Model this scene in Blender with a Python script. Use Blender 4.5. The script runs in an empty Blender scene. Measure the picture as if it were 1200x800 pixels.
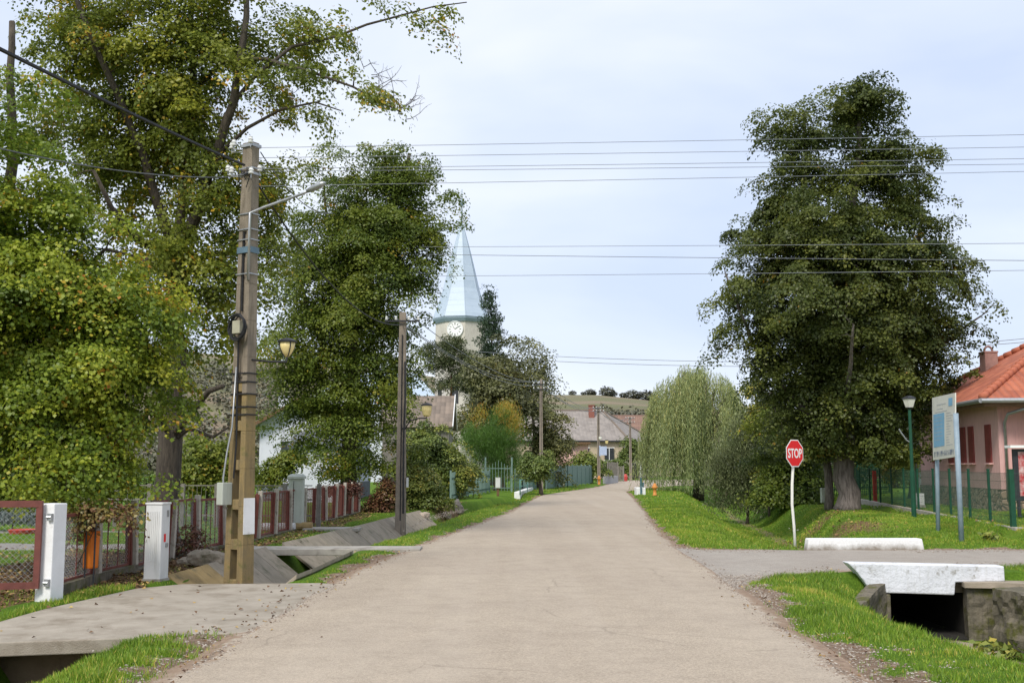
import bpy, math, random
import numpy as np
from mathutils import Vector, Matrix, noise as mnoise

random.seed(7)
RNG = np.random.default_rng(7)
C = bpy.context.scene.collection
PI = math.pi
R = math.radians

# ------------------------------------------------------------------ camera maths (places real things from measured distances)
F, CAMH, HOR = 1250.0, 1.75, 546.0
PITCH = math.atan((HOR - 400.0) / F)
CA, SA = math.cos(PITCH), math.sin(PITCH)


def W(px, py, Y):
    u, v = px - 600.0, 400.0 - py
    s = Y / (F * CA - v * SA)
    return Vector((u * s, Y, CAMH + (F * SA + v * CA) * s))


def G(px, py, z=0.0):
    u, v = px - 600.0, 400.0 - py
    s = (z - CAMH) / (F * SA + v * CA)
    return Vector((u * s, (F * CA - v * SA) * s, z))


def S(Y):
    return F / Y


# ------------------------------------------------------------------ object helpers
def tag(o, label=None, cat=None, group=None, kind=None):
    if label: o['label'] = label
    if cat: o['category'] = cat
    if group: o['group'] = group
    if kind: o['kind'] = kind
    return o


def empty(name, loc=(0, 0, 0), label=None, cat=None, group=None):
    o = bpy.data.objects.new(name, None)
    C.objects.link(o)
    o.location = loc
    o.empty_display_size = .3
    return tag(o, label, cat, group)


def link(o, parent=None):
    C.objects.link(o)
    if parent is not None:
        o.parent = parent
    return o


def kids(o):
    return [c for c in bpy.data.objects if c.parent == o]


def copy_tree(o, parent=None):
    c = o.copy()
    C.objects.link(c)
    c.parent = parent
    for ch in kids(o):
        copy_tree(ch, c)
    return c


class MB:
    def __init__(s):
        s.v, s.f, s.m = [], [], []

    def hexa(s, p, mi=0):
        n = len(s.v)
        s.v += [tuple(q) for q in p]
        for a in ((0, 3, 2, 1), (4, 5, 6, 7), (0, 1, 5, 4), (1, 2, 6, 5), (2, 3, 7, 6), (3, 0, 4, 7)):
            s.f.append([n + i for i in a]); s.m.append(mi)

    def box(s, c, d, rz=0, rx=0, ry=0, mi=0, top=1.0):
        hx, hy, hz = d[0] / 2, d[1] / 2, d[2] / 2
        M = Matrix.Translation(c) @ Matrix.Rotation(rz, 4, 'Z') @ Matrix.Rotation(ry, 4, 'Y') @ Matrix.Rotation(rx, 4, 'X')
        p = [M @ Vector(q) for q in ((-hx, -hy, -hz), (hx, -hy, -hz), (hx, hy, -hz), (-hx, hy, -hz),
                                     (-hx * top, -hy * top, hz), (hx * top, -hy * top, hz), (hx * top, hy * top, hz), (-hx * top, hy * top, hz))]
        s.hexa(p, mi)

    def bar(s, a, b, w, h, mi=0):
        a, b = Vector(a), Vector(b)
        d = (b - a).normalized()
        up = Vector((0, 0, 1)) if abs(d.z) < .95 else Vector((0, 1, 0))
        x = d.cross(up).normalized() * (w / 2)
        y = x.cross(d).normalized() * (h / 2)
        s.hexa([a - x - y, a + x - y, a + x + y, a - x + y, b - x - y, b + x - y, b + x + y, b - x + y], mi)

    def tube(s, pts, rad, n=6, mi=0):
        pts = [Vector(p) for p in pts]
        if not hasattr(rad, '__len__'): rad = [rad] * len(pts)
        base = len(s.v)
        prev = None
        for i, p in enumerate(pts):
            d = (pts[min(i + 1, len(pts) - 1)] - pts[max(i - 1, 0)])
            d = d.normalized() if d.length > 1e-9 else Vector((0, 0, 1))
            if prev is None:
                x = d.cross(Vector((0, 0, 1)) if abs(d.z) < .9 else Vector((1, 0, 0))).normalized()
            else:
                x = (prev - d * prev.dot(d))
                x = x.normalized() if x.length > 1e-6 else d.orthogonal().normalized()
            prev = x
            y = d.cross(x)
            for k in range(n):
                a = 2 * PI * k / n
                q = p + (x * math.cos(a) + y * math.sin(a)) * rad[i]
                s.v.append((q.x, q.y, q.z))
        for i in range(len(pts) - 1):
            for k in range(n):
                a, b = base + i * n + k, base + i * n + (k + 1) % n
                s.f.append([a, b, b + n, a + n]); s.m.append(mi)
        s.f.append([base + k for k in range(n)][::-1]); s.m.append(mi)
        s.f.append([base + (len(pts) - 1) * n + k for k in range(n)]); s.m.append(mi)

    def lathe(s, prof, c=(0, 0, 0), n=16, mi=0, ph=0.0):
        base = len(s.v)
        for r, z in prof:
            for k in range(n):
                a = 2 * PI * k / n + ph
                s.v.append((c[0] + r * math.cos(a), c[1] + r * math.sin(a), c[2] + z))
        for i in range(len(prof) - 1):
            for k in range(n):
                a, b = base + i * n + k, base + i * n + (k + 1) % n
                s.f.append([a, b, b + n, a + n]); s.m.append(mi)
        s.f.append([base + k for k in range(n)][::-1]); s.m.append(mi)
        s.f.append([base + (len(prof) - 1) * n + k for k in range(n)]); s.m.append(mi)

    def prism(s, poly, z0, z1, mi=0):
        n, b = len(poly), len(s.v)
        s.v += [(x, y, z0) for x, y in poly] + [(x, y, z1) for x, y in poly]
        s.f.append(list(range(b, b + n))[::-1]); s.m.append(mi)
        s.f.append(list(range(b + n, b + 2 * n))); s.m.append(mi)
        for i in range(n):
            j = (i + 1) % n
            s.f.append([b + i, b + j, b + n + j, b + n + i]); s.m.append(mi)

    def extr(s, poly3, vec, mi=0):
        """polygon of 3D points extruded by vec"""
        n, b = len(poly3), len(s.v)
        vec = Vector(vec)
        s.v += [tuple(p) for p in poly3] + [tuple(Vector(p) + vec) for p in poly3]
        s.f.append(list(range(b, b + n))[::-1]); s.m.append(mi)
        s.f.append(list(range(b + n, b + 2 * n))); s.m.append(mi)
        for i in range(n):
            j = (i + 1) % n
            s.f.append([b + i, b + j, b + n + j, b + n + i]); s.m.append(mi)

    def quad(s, p, mi=0):
        n = len(s.v)
        s.v += [tuple(q) for q in p]
        s.f.append(list(range(n, n + len(p)))); s.m.append(mi)

    def build(s, name, mats, parent=None, bevel=0, smooth=False, off=None, fixn=True):
        if not isinstance(mats, (list, tuple)): mats = [mats]
        o0 = Vector(off) if off is not None else (parent.location.copy() if parent is not None and parent.parent is None else
              (parent.parent.location + parent.location if parent is not None else Vector((0, 0, 0))))
        me = bpy.data.meshes.new(name)
        me.from_pydata([(x - o0.x, y - o0.y, z - o0.z) for x, y, z in s.v], [], s.f)
        for m in mats: me.materials.append(m)
        if len(mats) > 1: me.polygons.foreach_set('material_index', s.m)
        if fixn:
            import bmesh
            bm = bmesh.new(); bm.from_mesh(me)
            bmesh.ops.recalc_face_normals(bm, faces=bm.faces)
            bm.to_mesh(me); bm.free()
        if smooth: me.polygons.foreach_set('use_smooth', [True] * len(me.polygons))
        o = bpy.data.objects.new(name, me)
        link(o, parent)
        if bevel:
            b = o.modifiers.new('bevel', 'BEVEL'); b.width = bevel; b.segments = 2; b.limit_method = 'ANGLE'
        return o


def npmesh(name, v, f, mats, parent=None, attrs=None, smooth=False, off=None, mi=None):
    """numpy mesh; v (n,3), f (m,k) constant k"""
    if parent is not None and off is None: off = np.array(parent.location)
    if off is not None: v = v - np.array(off)
    me = bpy.data.meshes.new(name)
    k = f.shape[1]
    me.vertices.add(len(v)); me.vertices.foreach_set('co', v.astype(np.float32).ravel())
    me.loops.add(f.size); me.loops.foreach_set('vertex_index', f.astype(np.int32).ravel())
    me.polygons.add(len(f)); me.polygons.foreach_set('loop_start', (np.arange(len(f)) * k).astype(np.int32))
    if not isinstance(mats, (list, tuple)): mats = [mats]
    for m in mats: me.materials.append(m)
    if mi is not None: me.polygons.foreach_set('material_index', mi.astype(np.int32))
    if smooth: me.polygons.foreach_set('use_smooth', np.ones(len(f), bool))
    me.update(calc_edges=True)
    for an, (dom, arr) in (attrs or {}).items():
        a = me.attributes.new(an, 'FLOAT', dom)
        a.data.foreach_set('value', arr.astype(np.float32))
    o = bpy.data.objects.new(name, me)
    return link(o, parent)


# ------------------------------------------------------------------ materials
def newmat(name):
    m = bpy.data.materials.new(name)
    m.use_nodes = True
    nt = m.node_tree
    return m, nt, nt.nodes, nt.links, nt.nodes['Principled BSDF']


def node(N, t, **kw):
    n = N.new(t)
    for k, v in kw.items(): setattr(n, k, v)
    return n


def ramp(N, stops, interp='LINEAR'):
    n = N.new('ShaderNodeValToRGB')
    cr = n.color_ramp
    cr.interpolation = interp
    while len(cr.elements) < len(stops): cr.elements.new(.5)
    for e, (p, c) in zip(cr.elements, stops):
        e.position = p
        e.color = (c[0], c[1], c[2], 1) if hasattr(c, '__len__') else (c, c, c, 1)
    return n


def noise(N, L, co, scale, detail=4, rough=.6):
    n = N.new('ShaderNodeTexNoise')
    n.inputs['Scale'].default_value = scale
    n.inputs['Detail'].default_value = detail
    n.inputs['Roughness'].default_value = rough
    L.new(co, n.inputs['Vector'])
    return n


def mixc(N, L, fac, a, b, bt='MIX'):
    n = N.new('ShaderNodeMix'); n.data_type = 'RGBA'; n.blend_type = bt
    if hasattr(fac, 'is_linked'): L.new(fac, n.inputs[0])
    else: n.inputs[0].default_value = fac
    for s, x in ((6, a), (7, b)):
        if hasattr(x, 'is_linked'): L.new(x, n.inputs[s])
        else: n.inputs[s].default_value = (x[0], x[1], x[2], 1)
    return n.outputs[2]


def plain(name, c, c2=None, scale=6, rough=.7, bump=0, bscale=40, metal=0, stain=None, stain_scale=3, stain_at=(.55, .7), spec=.3,
          streak=None, detail=5):
    """two-tone noise colour, optional stain layer and vertical streaks, bump"""
    m, nt, N, L, P = newmat(name)
    tc = N.new('ShaderNodeTexCoord')
    co = tc.outputs['Object']
    P.inputs['Roughness'].default_value = rough
    P.inputs['Metallic'].default_value = metal
    P.inputs['Specular IOR Level'].default_value = spec
    c2 = c2 or tuple(x * .72 for x in c)
    nz = noise(N, L, co, scale, detail)
    rp = ramp(N, [(.35, c), (.68, c2)])
    L.new(nz.outputs[0], rp.inputs[0])
    col = rp.outputs[0]
    if stain:
        n2 = noise(N, L, co, stain_scale, 6, .65)
        r2 = ramp(N, [(stain_at[0], 0.), (stain_at[1], 1.)])
        L.new(n2.outputs[0], r2.inputs[0])
        col = mixc(N, L, r2.outputs[0], col, stain)
    if streak:
        mp = N.new('ShaderNodeMapping'); mp.inputs['Scale'].default_value = (14, 14, 1.2)
        L.new(co, mp.inputs[0])
        n3 = noise(N, L, mp.outputs[0], 1.5, 5, .6)
        r3 = ramp(N, [(.5, 0.), (.72, .75)])
        L.new(n3.outputs[0], r3.inputs[0])
        col = mixc(N, L, r3.outputs[0], col, streak)
    L.new(col, P.inputs['Base Color'])
    if bump:
        nb = noise(N, L, co, bscale, 6, .6)
        b = N.new('ShaderNodeBump'); b.inputs['Strength'].default_value = bump; b.inputs['Distance'].default_value = .02
        L.new(nb.outputs[0], b.inputs['Height']); L.new(b.outputs[0], P.inputs['Normal'])
    return m


def leafmat(name, stops, trans=.42, rough=.45):
    m, nt, N, L, P = newmat(name)
    a = N.new('ShaderNodeAttribute'); a.attribute_name = 'tint'
    rp = ramp(N, stops)
    L.new(a.outputs['Fac'], rp.inputs[0])
    P.inputs['Roughness'].default_value = rough
    P.inputs['Specular IOR Level'].default_value = .35
    L.new(rp.outputs[0], P.inputs['Base Color'])
    t = N.new('ShaderNodeBsdfTranslucent')
    tm = mixc(N, L, .6, rp.outputs[0], (.9, 1., .3), 'MULTIPLY')
    br = N.new('ShaderNodeBrightContrast'); br.inputs['Bright'].default_value = .02
    L.new(tm, br.inputs[0]); L.new(br.outputs[0], t.inputs['Color'])
    mx = N.new('ShaderNodeMixShader'); mx.inputs[0].default_value = trans
    L.new(P.outputs[0], mx.inputs[1]); L.new(t.outputs[0], mx.inputs[2])
    L.new(mx.outputs[0], N['Material Output'].inputs['Surface'])
    return m


M = {}
M['concrete'] = plain('concrete', (.42, .39, .34), (.30, .275, .24), 5, .85, .35, 60, stain=(.17, .15, .12), stain_scale=2.2)
M['mud'] = plain('muddy_concrete', (.20, .145, .10), (.13, .095, .065), 3, .9, .5, 30, stain=(.08, .06, .045))
M['postc'] = plain('fence_post_concrete', (.50, .455, .385), (.38, .34, .28), 6, .9, .35, 40, stain=(.22, .20, .15), stain_scale=7)
M['slab_light'] = plain('slab_light', (.36, .30, .23), (.28, .235, .175), 4, .85, .5, 50, stain=(.14, .13, .08), stain_scale=3)
M['slab_dark'] = plain('slab_dark', (.32, .27, .205), (.235, .20, .15), 4, .85, .5, 50, stain=(.10, .10, .05), stain_scale=3)
M['slab_ochre'] = plain('slab_ochre', (.38, .27, .12), (.27, .19, .085), 5, .85, .4, 50, stain=(.16, .13, .07), stain_scale=4)
M['drive'] = plain('driveway_concrete', (.40, .35, .285), (.31, .27, .215), 2.6, .85, .6, 90, stain=(.24, .20, .15), stain_scale=1.7, stain_at=(.5, .68))
M['white'] = plain('white_paint', (.80, .80, .80), (.70, .70, .69), 3, .6, .25, 30, stain=(.42, .40, .36), stain_scale=5, stain_at=(.62, .78))
M['whitew'] = plain('whitewash', (.72, .73, .77), (.60, .61, .64), 2.5, .8, 1., 14, stain=(.26, .24, .20), stain_scale=4.5, stain_at=(.58, .70), streak=(.55, .55, .55))
M['cabinet'] = plain('cabinet_plastic', (.66, .67, .66), (.60, .60, .59), 2, .5, .05, 20, streak=(.50, .50, .47))
M['cabinet_green'] = plain('cabinet_grey_green', (.46, .49, .43), (.40, .43, .38), 2, .5, .05, 20, streak=(.36, .37, .32))
M['redmetal'] = plain('red_oxide_paint', (.20, .060, .045), (.13, .045, .034), 9, .6, .2, 60, stain=(.09, .035, .02), stain_scale=12)
M['redfade'] = plain('faded_red_paint', (.18, .06, .048), (.13, .045, .036), 9, .6, .2, 60)
M['hydrant'] = plain('faded_orange', (.62, .26, .06), (.52, .20, .05), 3, .6)
M['orange'] = plain('orange_plastic', (.72, .19, .015), (.60, .14, .012), 3, .45, .05, 20, streak=(.45, .12, .02))
M['black'] = plain('black_rubber', (.018, .018, .02), (.03, .03, .032), 10, .6)
M['dkmetal'] = plain('dark_metal', (.035, .036, .04), (.055, .055, .06), 10, .45, metal=.3)
M['galv'] = plain('galvanised_steel', (.42, .43, .44), (.33, .34, .35), 10, .4, .1, 40, metal=.6)
M['wire'] = plain('wire', (.16, .17, .18), (.12, .125, .135), 2, .6)
M['wirepale'] = plain('wire_aluminium', (.22, .235, .26), (.17, .18, .20), 2, .5)
M['polec'] = plain('pole_concrete', (.27, .225, .17), (.185, .155, .118), 3, .9, .6, 45, streak=(.13, .105, .075))
M['polem'] = plain('pole_concrete_mossy', (.27, .195, .085), (.20, .155, .085), 4, .9, .6, 45, stain=(.13, .13, .045), stain_scale=5, streak=(.14, .11, .06))
M['poleg'] = plain('pole_grey', (.30, .25, .20), (.21, .175, .14), 3, .9, .4, 45, streak=(.09, .08, .07))
M['insul'] = plain('porcelain', (.72, .72, .70), (.60, .60, .58), 8, .2)
M['lampglass'] = plain('lamp_glass', (.78, .64, .30), (.68, .54, .24), 6, .3)
M['lampwhite'] = plain('lamp_cover', (.72, .70, .62), (.60, .58, .50), 6, .3)
M['stopred'] = plain('sign_red', (.72, .016, .020), (.66, .014, .018), 2, .35)
M['signwhite'] = plain('sign_white', (.85, .85, .83), (.80, .80, .78), 2, .35)
M['postwhite'] = plain('post_white_paint', (.78, .76, .70), (.68, .66, .60), 9, .5, .15, 40, stain=(.35, .28, .20), stain_scale=9, stain_at=(.66, .8))
M['bluegrey'] = plain('blue_grey_paint', (.26, .33, .38), (.20, .26, .31), 8, .5, stain=(.20, .12, .07), stain_scale=12, stain_at=(.7, .8))
M['panel'] = plain('panel_white', (.66, .65, .58), (.58, .57, .50), 3, .45)
M['panelblue'] = plain('panel_blue', (.20, .42, .60), (.17, .36, .52), 4, .45)
M['panelink'] = plain('panel_ink', (.16, .20, .27), (.13, .16, .22), 4, .5)
M['panelfaint'] = plain('panel_faint_ink', (.42, .44, .45), (.36, .38, .40), 4, .5)
M['fencegreen'] = plain('green_fence_paint', (.012, .075, .040), (.010, .055, .030), 6, .45)
M['lampgreen'] = plain('green_lamp_paint', (.012, .075, .04), (.010, .055, .03), 6, .4)
M['meshgreen'] = plain('green_mesh', (.035, .09, .065), (.03, .07, .05), 6, .5)
M['railgreen'] = plain('teal_rail_paint', (.13, .29, .265), (.10, .22, .20), 6, .5)
M['fenceteal'] = plain('faded_teal_fence', (.19, .275, .24), (.13, .20, .175), 5, .7, .2, 30)
M['woodgrey'] = plain('weathered_wood', (.24, .22, .19), (.16, .145, .125), 6, .85, .3, 40, streak=(.10, .09, .08))
M['wood'] = plain('brown_wood', (.17, .10, .055), (.11, .065, .035), 6, .85, .3, 40)
M['pink'] = plain('pink_render', (.72, .44, .41), (.66, .40, .37), 1.2, .9, .35, 70, streak=(.50, .28, .265))
M['burgundy'] = plain('burgundy_shutter', (.26, .065, .055), (.21, .05, .045), 4, .6)
M['creamwall'] = plain('cream_render', (.52, .43, .31), (.44, .36, .26), .8, .9, .3, 20, streak=(.38, .31, .23))
M['whitewall'] = plain('white_blue_render', (.64, .66, .72), (.58, .60, .67), 1, .9, .2, 30, streak=(.52, .54, .60))
M['greyplinth'] = plain('grey_plinth', (.17, .18, .20), (.13, .14, .16), 2, .85)
M['churchwall'] = plain('church_render', (.60, .56, .49), (.52, .48, .42), .7, .9, .2, 10, streak=(.33, .30, .25))
M['glass'] = plain('dark_glass', (.03, .035, .04), (.05, .055, .06), 2, .12, spec=.6)
M['rock'] = plain('rock', (.46, .38, .31), (.30, .25, .20), 4, .95, .8, 15, stain=(.12, .11, .08), stain_scale=5)
M['culvertwall'] = plain('mossy_masonry', (.18, .155, .115), (.09, .08, .058), 5, .95, .9, 14, stain=(.085, .085, .022), stain_scale=3.2, stain_at=(.5, .62), streak=(.06, .055, .045))
M['opening_shade'] = plain('opening_shade_black', (.03, .028, .024), (.02, .018, .016), 5, .95)  # shade inside openings put into the colour, near-black so they look dark
M['greywall'] = plain('grey_garden_wall', (.42, .42, .42), (.34, .34, .34), 3, .85, .2, 30)
M['redplastic'] = plain('red_tub', (.50, .07, .06), (.42, .06, .05), 3, .5)
M['brickch'] = plain('chimney_brick', (.28, .11, .08), (.22, .09, .07), 8, .9, .3, 30)
M['pinkbrick'] = plain('chimney_render', (.40, .24, .20), (.32, .19, .16), 8, .9, .3, 30)


def bandroof(name, c1, c2, course=.33, across=.2, bump=.8, dark=.5, stain=None):
    """tiled roof: UV-free, uses attribute-free object coords: z gives courses"""
    m, nt, N, L, P = newmat(name)
    uv = N.new('ShaderNodeUVMap')
    sx = N.new('ShaderNodeSeparateXYZ'); L.new(uv.outputs[0], sx.inputs[0])
    P.inputs['Roughness'].default_value = .8
    def saw(sock, period):
        d = N.new('ShaderNodeMath'); d.operation = 'DIVIDE'; d.inputs[1].default_value = period; L.new(sock, d.inputs[0])
        f = N.new('ShaderNodeMath'); f.operation = 'FRACT'; L.new(d.outputs[0], f.inputs[0])
        return d.outputs[0], f.outputs[0]
    dv, fv = saw(sx.outputs[1], course)
    du, fu = saw(sx.outputs[0], across)
    # tile cell random
    fl1 = N.new('ShaderNodeMath'); fl1.operation = 'FLOOR'; L.new(dv, fl1.inputs[0])
    fl2 = N.new('ShaderNodeMath'); fl2.operation = 'FLOOR'; L.new(du, fl2.inputs[0])
    cb = N.new('ShaderNodeCombineXYZ'); L.new(fl1.outputs[0], cb.inputs[0]); L.new(fl2.outputs[0], cb.inputs[1])
    wn = N.new('ShaderNodeTexWhiteNoise'); L.new(cb.outputs[0], wn.inputs[0])
    rp = ramp(N, [(0, c1), (1, c2)]); L.new(wn.outputs[0], rp.inputs[0])
    col = rp.outputs[0]
    nz = noise(N, L, uv.outputs[0], .8, 5)
    r0 = ramp(N, [(.45, 0.), (.7, .6)]); L.new(nz.outputs[0], r0.inputs[0])
    col = mixc(N, L, r0.outputs[0], col, stain or tuple(x * .55 for x in c1))
    L.new(col, P.inputs['Base Color'])
    # height: each tile a rounded roll, each course steps down
    s = N.new('ShaderNodeMath'); s.operation = 'MULTIPLY'; s.inputs[1].default_value = PI; L.new(fu, s.inputs[0])
    sn = N.new('ShaderNodeMath'); sn.operation = 'SINE'; L.new(s.outputs[0], sn.inputs[0])
    sub = N.new('ShaderNodeMath'); sub.operation = 'MULTIPLY_ADD'; sub.inputs[1].default_value = -1.3; L.new(fv, sub.inputs[0]); L.new(sn.outputs[0], sub.inputs[2])
    b = N.new('ShaderNodeBump'); b.inputs['Strength'].default_value = bump; b.inputs['Distance'].default_value = .05
    L.new(sub.outputs[0], b.inputs['Height']); L.new(b.outputs[0], P.inputs['Normal'])
    return m


M['tile_orange'] = bandroof('orange_roof_tiles', (.52, .165, .085), (.36, .10, .055), .34, .24, 1)
M['tile_grey'] = bandroof('grey_roof_tiles', (.25, .195, .15), (.15, .12, .095), .42, .30, .8)
M['tile_old'] = bandroof('old_slate', (.30, .265, .235), (.22, .195, .175), .5, .5, .7, stain=(.18, .155, .135))
M['tile_red'] = bandroof('red_roof_tiles', (.25, .15, .11), (.20, .12, .095), .5, .4, .7)
M['tin'] = bandroof('tin_spire_sheet', (.43, .51, .60), (.37, .45, .54), .9, 50., .5, stain=(.46, .54, .62))
M['tin'].node_tree.nodes['Principled BSDF'].inputs['Roughness'].default_value = .5


def uvroof(mb_faces, name, mat, parent, thick=.08):
    """roof planes: list of 3D polygons; each gets UVs along/up the slope and a little thickness"""
    me = bpy.data.meshes.new(name)
    o0 = parent.location if parent else Vector((0, 0, 0))
    vs, fs, uvs = [], [], []
    for poly in mb_faces:
        P_ = [Vector(p) for p in poly]
        n = (P_[1] - P_[0]).cross(P_[2] - P_[0]).normalized()
        if n.z < 0: P_ = P_[::-1]; n = -n
        u = Vector((0, 0, 1)).cross(n)
        u = u.normalized() if u.length > 1e-5 else Vector((1, 0, 0))
        w = n.cross(u)
        if w.z < 0: w = -w
        b, k = len(vs), len(P_)
        vs += [p - o0 for p in P_] + [p - o0 - n * thick for p in P_]
        fs.append(list(range(b, b + k))); uvs.append([(p.dot(u), p.dot(w)) for p in P_])
        fs.append(list(range(b + k, b + 2 * k))[::-1]); uvs.append([(0, 0)] * k)
        for i in range(k):
            j = (i + 1) % k
            fs.append([b + i, b + k + i, b + k + j, b + j]); uvs.append([(0, 0)] * 4)
    me.from_pydata([tuple(v) for v in vs], [], fs)
    me.materials.append(mat)
    l = me.uv_layers.new(name='UVMap')
    i = 0
    for u in uvs:
        for c in u:
            l.data[i].uv = c; i += 1
    o = bpy.data.objects.new(name, me)
    return link(o, parent)


def stonemat(name, c1, c2, mortar, scale=4.0):
    m, nt, N, L, P = newmat(name)
    tc = N.new('ShaderNodeTexCoord')
    v = N.new('ShaderNodeTexVoronoi'); v.inputs['Scale'].default_value = scale; L.new(tc.outputs['Object'], v.inputs['Vector'])
    v2 = N.new('ShaderNodeTexVoronoi'); v2.feature = 'DISTANCE_TO_EDGE'; v2.inputs['Scale'].default_value = scale; L.new(tc.outputs['Object'], v2.inputs['Vector'])
    sp = N.new('ShaderNodeSeparateColor'); L.new(v.outputs['Color'], sp.inputs[0])
    rp = ramp(N, [(0, c1), (1, c2)]); L.new(sp.outputs[0], rp.inputs[0])
    r2 = ramp(N, [(.02, 1.), (.07, 0.)]); L.new(v2.outputs['Distance'], r2.inputs[0])
    L.new(mixc(N, L, r2.outputs[0], rp.outputs[0], mortar), P.inputs['Base Color'])
    P.inputs['Roughness'].default_value = .9
    b = N.new('ShaderNodeBump'); b.inputs['Strength'].default_value = .9; b.inputs['Distance'].default_value = .03
    r3 = ramp(N, [(0., 0.), (.15, 1.)]); L.new(v2.outputs['Distance'], r3.inputs[0])
    L.new(r3.outputs[0], b.inputs['Height']); L.new(b.outputs[0], P.inputs['Normal'])
    return m


M['stone'] = stonemat('stone_cladding', (.28, .19, .13), (.40, .31, .23), (.12, .095, .075), 5)


def barkmat(name, c1, c2, vs=3.0):
    m, nt, N, L, P = newmat(name)
    tc = N.new('ShaderNodeTexCoord')
    mp = N.new('ShaderNodeMapping'); mp.inputs['Scale'].default_value = (vs * 4, vs * 4, vs * .7); L.new(tc.outputs['Object'], mp.inputs[0])
    nz = noise(N, L, mp.outputs[0], 1.6, 8, .7)
    rp = ramp(N, [(.36, c2), (.62, c1)]); L.new(nz.outputs[0], rp.inputs[0])
    L.new(rp.outputs[0], P.inputs['Base Color'])
    P.inputs['Roughness'].default_value = .95
    b = N.new('ShaderNodeBump'); b.inputs['Strength'].default_value = 1; b.inputs['Distance'].default_value = .05
    L.new(nz.outputs[0], b.inputs['Height']); L.new(b.outputs[0], P.inputs['Normal'])
    return m


M['bark'] = barkmat('bark', (.105, .085, .062), (.040, .032, .025))
M['barkgrey'] = barkmat('bark_grey', (.22, .19, .17), (.075, .062, .055), 2.4)
M['barkred'] = barkmat('bark_red', (.22, .11, .06), (.12, .06, .035))

DG, MG, LG = (.020, .044, .010), (.045, .088, .017), (.105, .165, .026)
M['lf_linden'] = leafmat('linden_leaves', [(0, (.032, .052, .013)), (.45, (.096, .122, .027)), (.80, (.18, .20, .036)), (.93, (.20, .19, .035)), (.965, (.32, .20, .03)), (1, (.38, .18, .02))])
M['lf_mid'] = leafmat('green_lime_leaves', [(0, (.046, .080, .014)), (.4, (.140, .190, .026)), (.78, (.225, .255, .034)), (.92, (.32, .31, .04)), (.97, (.45, .30, .03)), (1, (.45, .20, .02))])
M['lf_big'] = leafmat('big_lime_leaves', [(0, (.050, .085, .015)), (.4, (.165, .200, .026)), (.75, (.30, .32, .040)), (.90, (.42, .38, .045)), (.96, (.55, .34, .03)), (1, (.50, .20, .02))])
M['lf_maple'] = leafmat('maple_leaves', [(0, (.064, .108, .014)), (.4, (.180, .252, .027)), (.75, (.37, .41, .042)), (.92, (.46, .44, .05)), (.975, (.52, .32, .03)), (1, (.42, .14, .02))])
M['lf_willow'] = leafmat('willow_leaves', [(0, (0.086, 0.117, 0.049)), (.5, (0.200, 0.250, 0.103)), (.9, (0.348, 0.375, 0.141)), (1, (0.470, 0.434, 0.151))], .2)
M['lf_sallow'] = leafmat('sallow_leaves', [(0, (0.073, 0.090, 0.043)), (.5, (0.154, 0.182, 0.083)), (.9, (0.263, 0.287, 0.131)), (1, (0.435, 0.383, 0.079))], .15)
M['lf_olive'] = leafmat('olive_leaves', [(0, (.055, .062, .025)), (.5, (.135, .140, .050)), (.85, (.22, .215, .07)), (1, (.32, .25, .07))], .2)
M['lf_spruce'] = leafmat('spruce_needles', [(0, (0.018, 0.034, 0.018)), (.6, (0.044, 0.075, 0.036)), (1, (0.078, 0.111, 0.052))], .0)
M['lf_pine'] = leafmat('pine_needles', [(0, (0.042, 0.062, 0.025)), (.6, (0.098, 0.119, 0.049)), (1, (0.196, 0.168, 0.070))], .0)
M['lf_feather'] = leafmat('feathery_leaves', [(0, (0.040, 0.091, 0.017)), (.5, (0.096, 0.190, 0.032)), (.72, (0.176, 0.258, 0.043)), (.86, (0.435, 0.290, 0.043)), (1, (0.700, 0.290, 0.029))], .2)
M['lf_shrub'] = leafmat('shrub_leaves', [(0, (0.054, 0.085, 0.020)), (.5, (0.131, 0.180, 0.037)), (.85, (0.253, 0.277, 0.054)), (1, (0.419, 0.341, 0.062))], .2)
M['lf_silver'] = leafmat('silvery_leaves', [(0, (0.130, 0.170, 0.150)), (1, (0.340, 0.390, 0.380))], .0)
M['lf_wood'] = leafmat('far_wood_leaves', [(0, (0.075, 0.080, 0.055)), (.5, (0.115, 0.115, 0.072)), (1, (0.170, 0.150, 0.090))], .0)
M['lf_litter'] = leafmat('fallen_leaves', [(0, (0.090, 0.045, 0.025)), (.5, (0.200, 0.110, 0.050)), (.8, (0.340, 0.220, 0.090)), (1, (0.500, 0.360, 0.100))], .0, .8)
M['lf_fence'] = leafmat('dry_creeper', [(0, (0.090, 0.035, 0.025)), (.5, (0.160, 0.070, 0.035)), (.8, (0.160, 0.140, 0.040)), (1, (0.300, 0.220, 0.050))], .1)
M['grassb'] = leafmat('grass_blades', [(0, (0.081, 0.144, 0.013)), (.5, (0.170, 0.282, 0.022)), (.85, (0.277, 0.398, 0.035)), (1, (0.488, 0.413, 0.088))], .25, .5)

M['pebble'] = leafmat('pebble', [(0, (.14, .10, .07)), (.5, (.26, .21, .165)), (1, (.46, .41, .35))], 0, .9)
# ------------------------------------------------------------------ ground plan
def sst(a, b, x):
    t = np.clip((x - a) / (b - a), 0, 1)
    return t * t * (3 - 2 * t)


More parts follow.
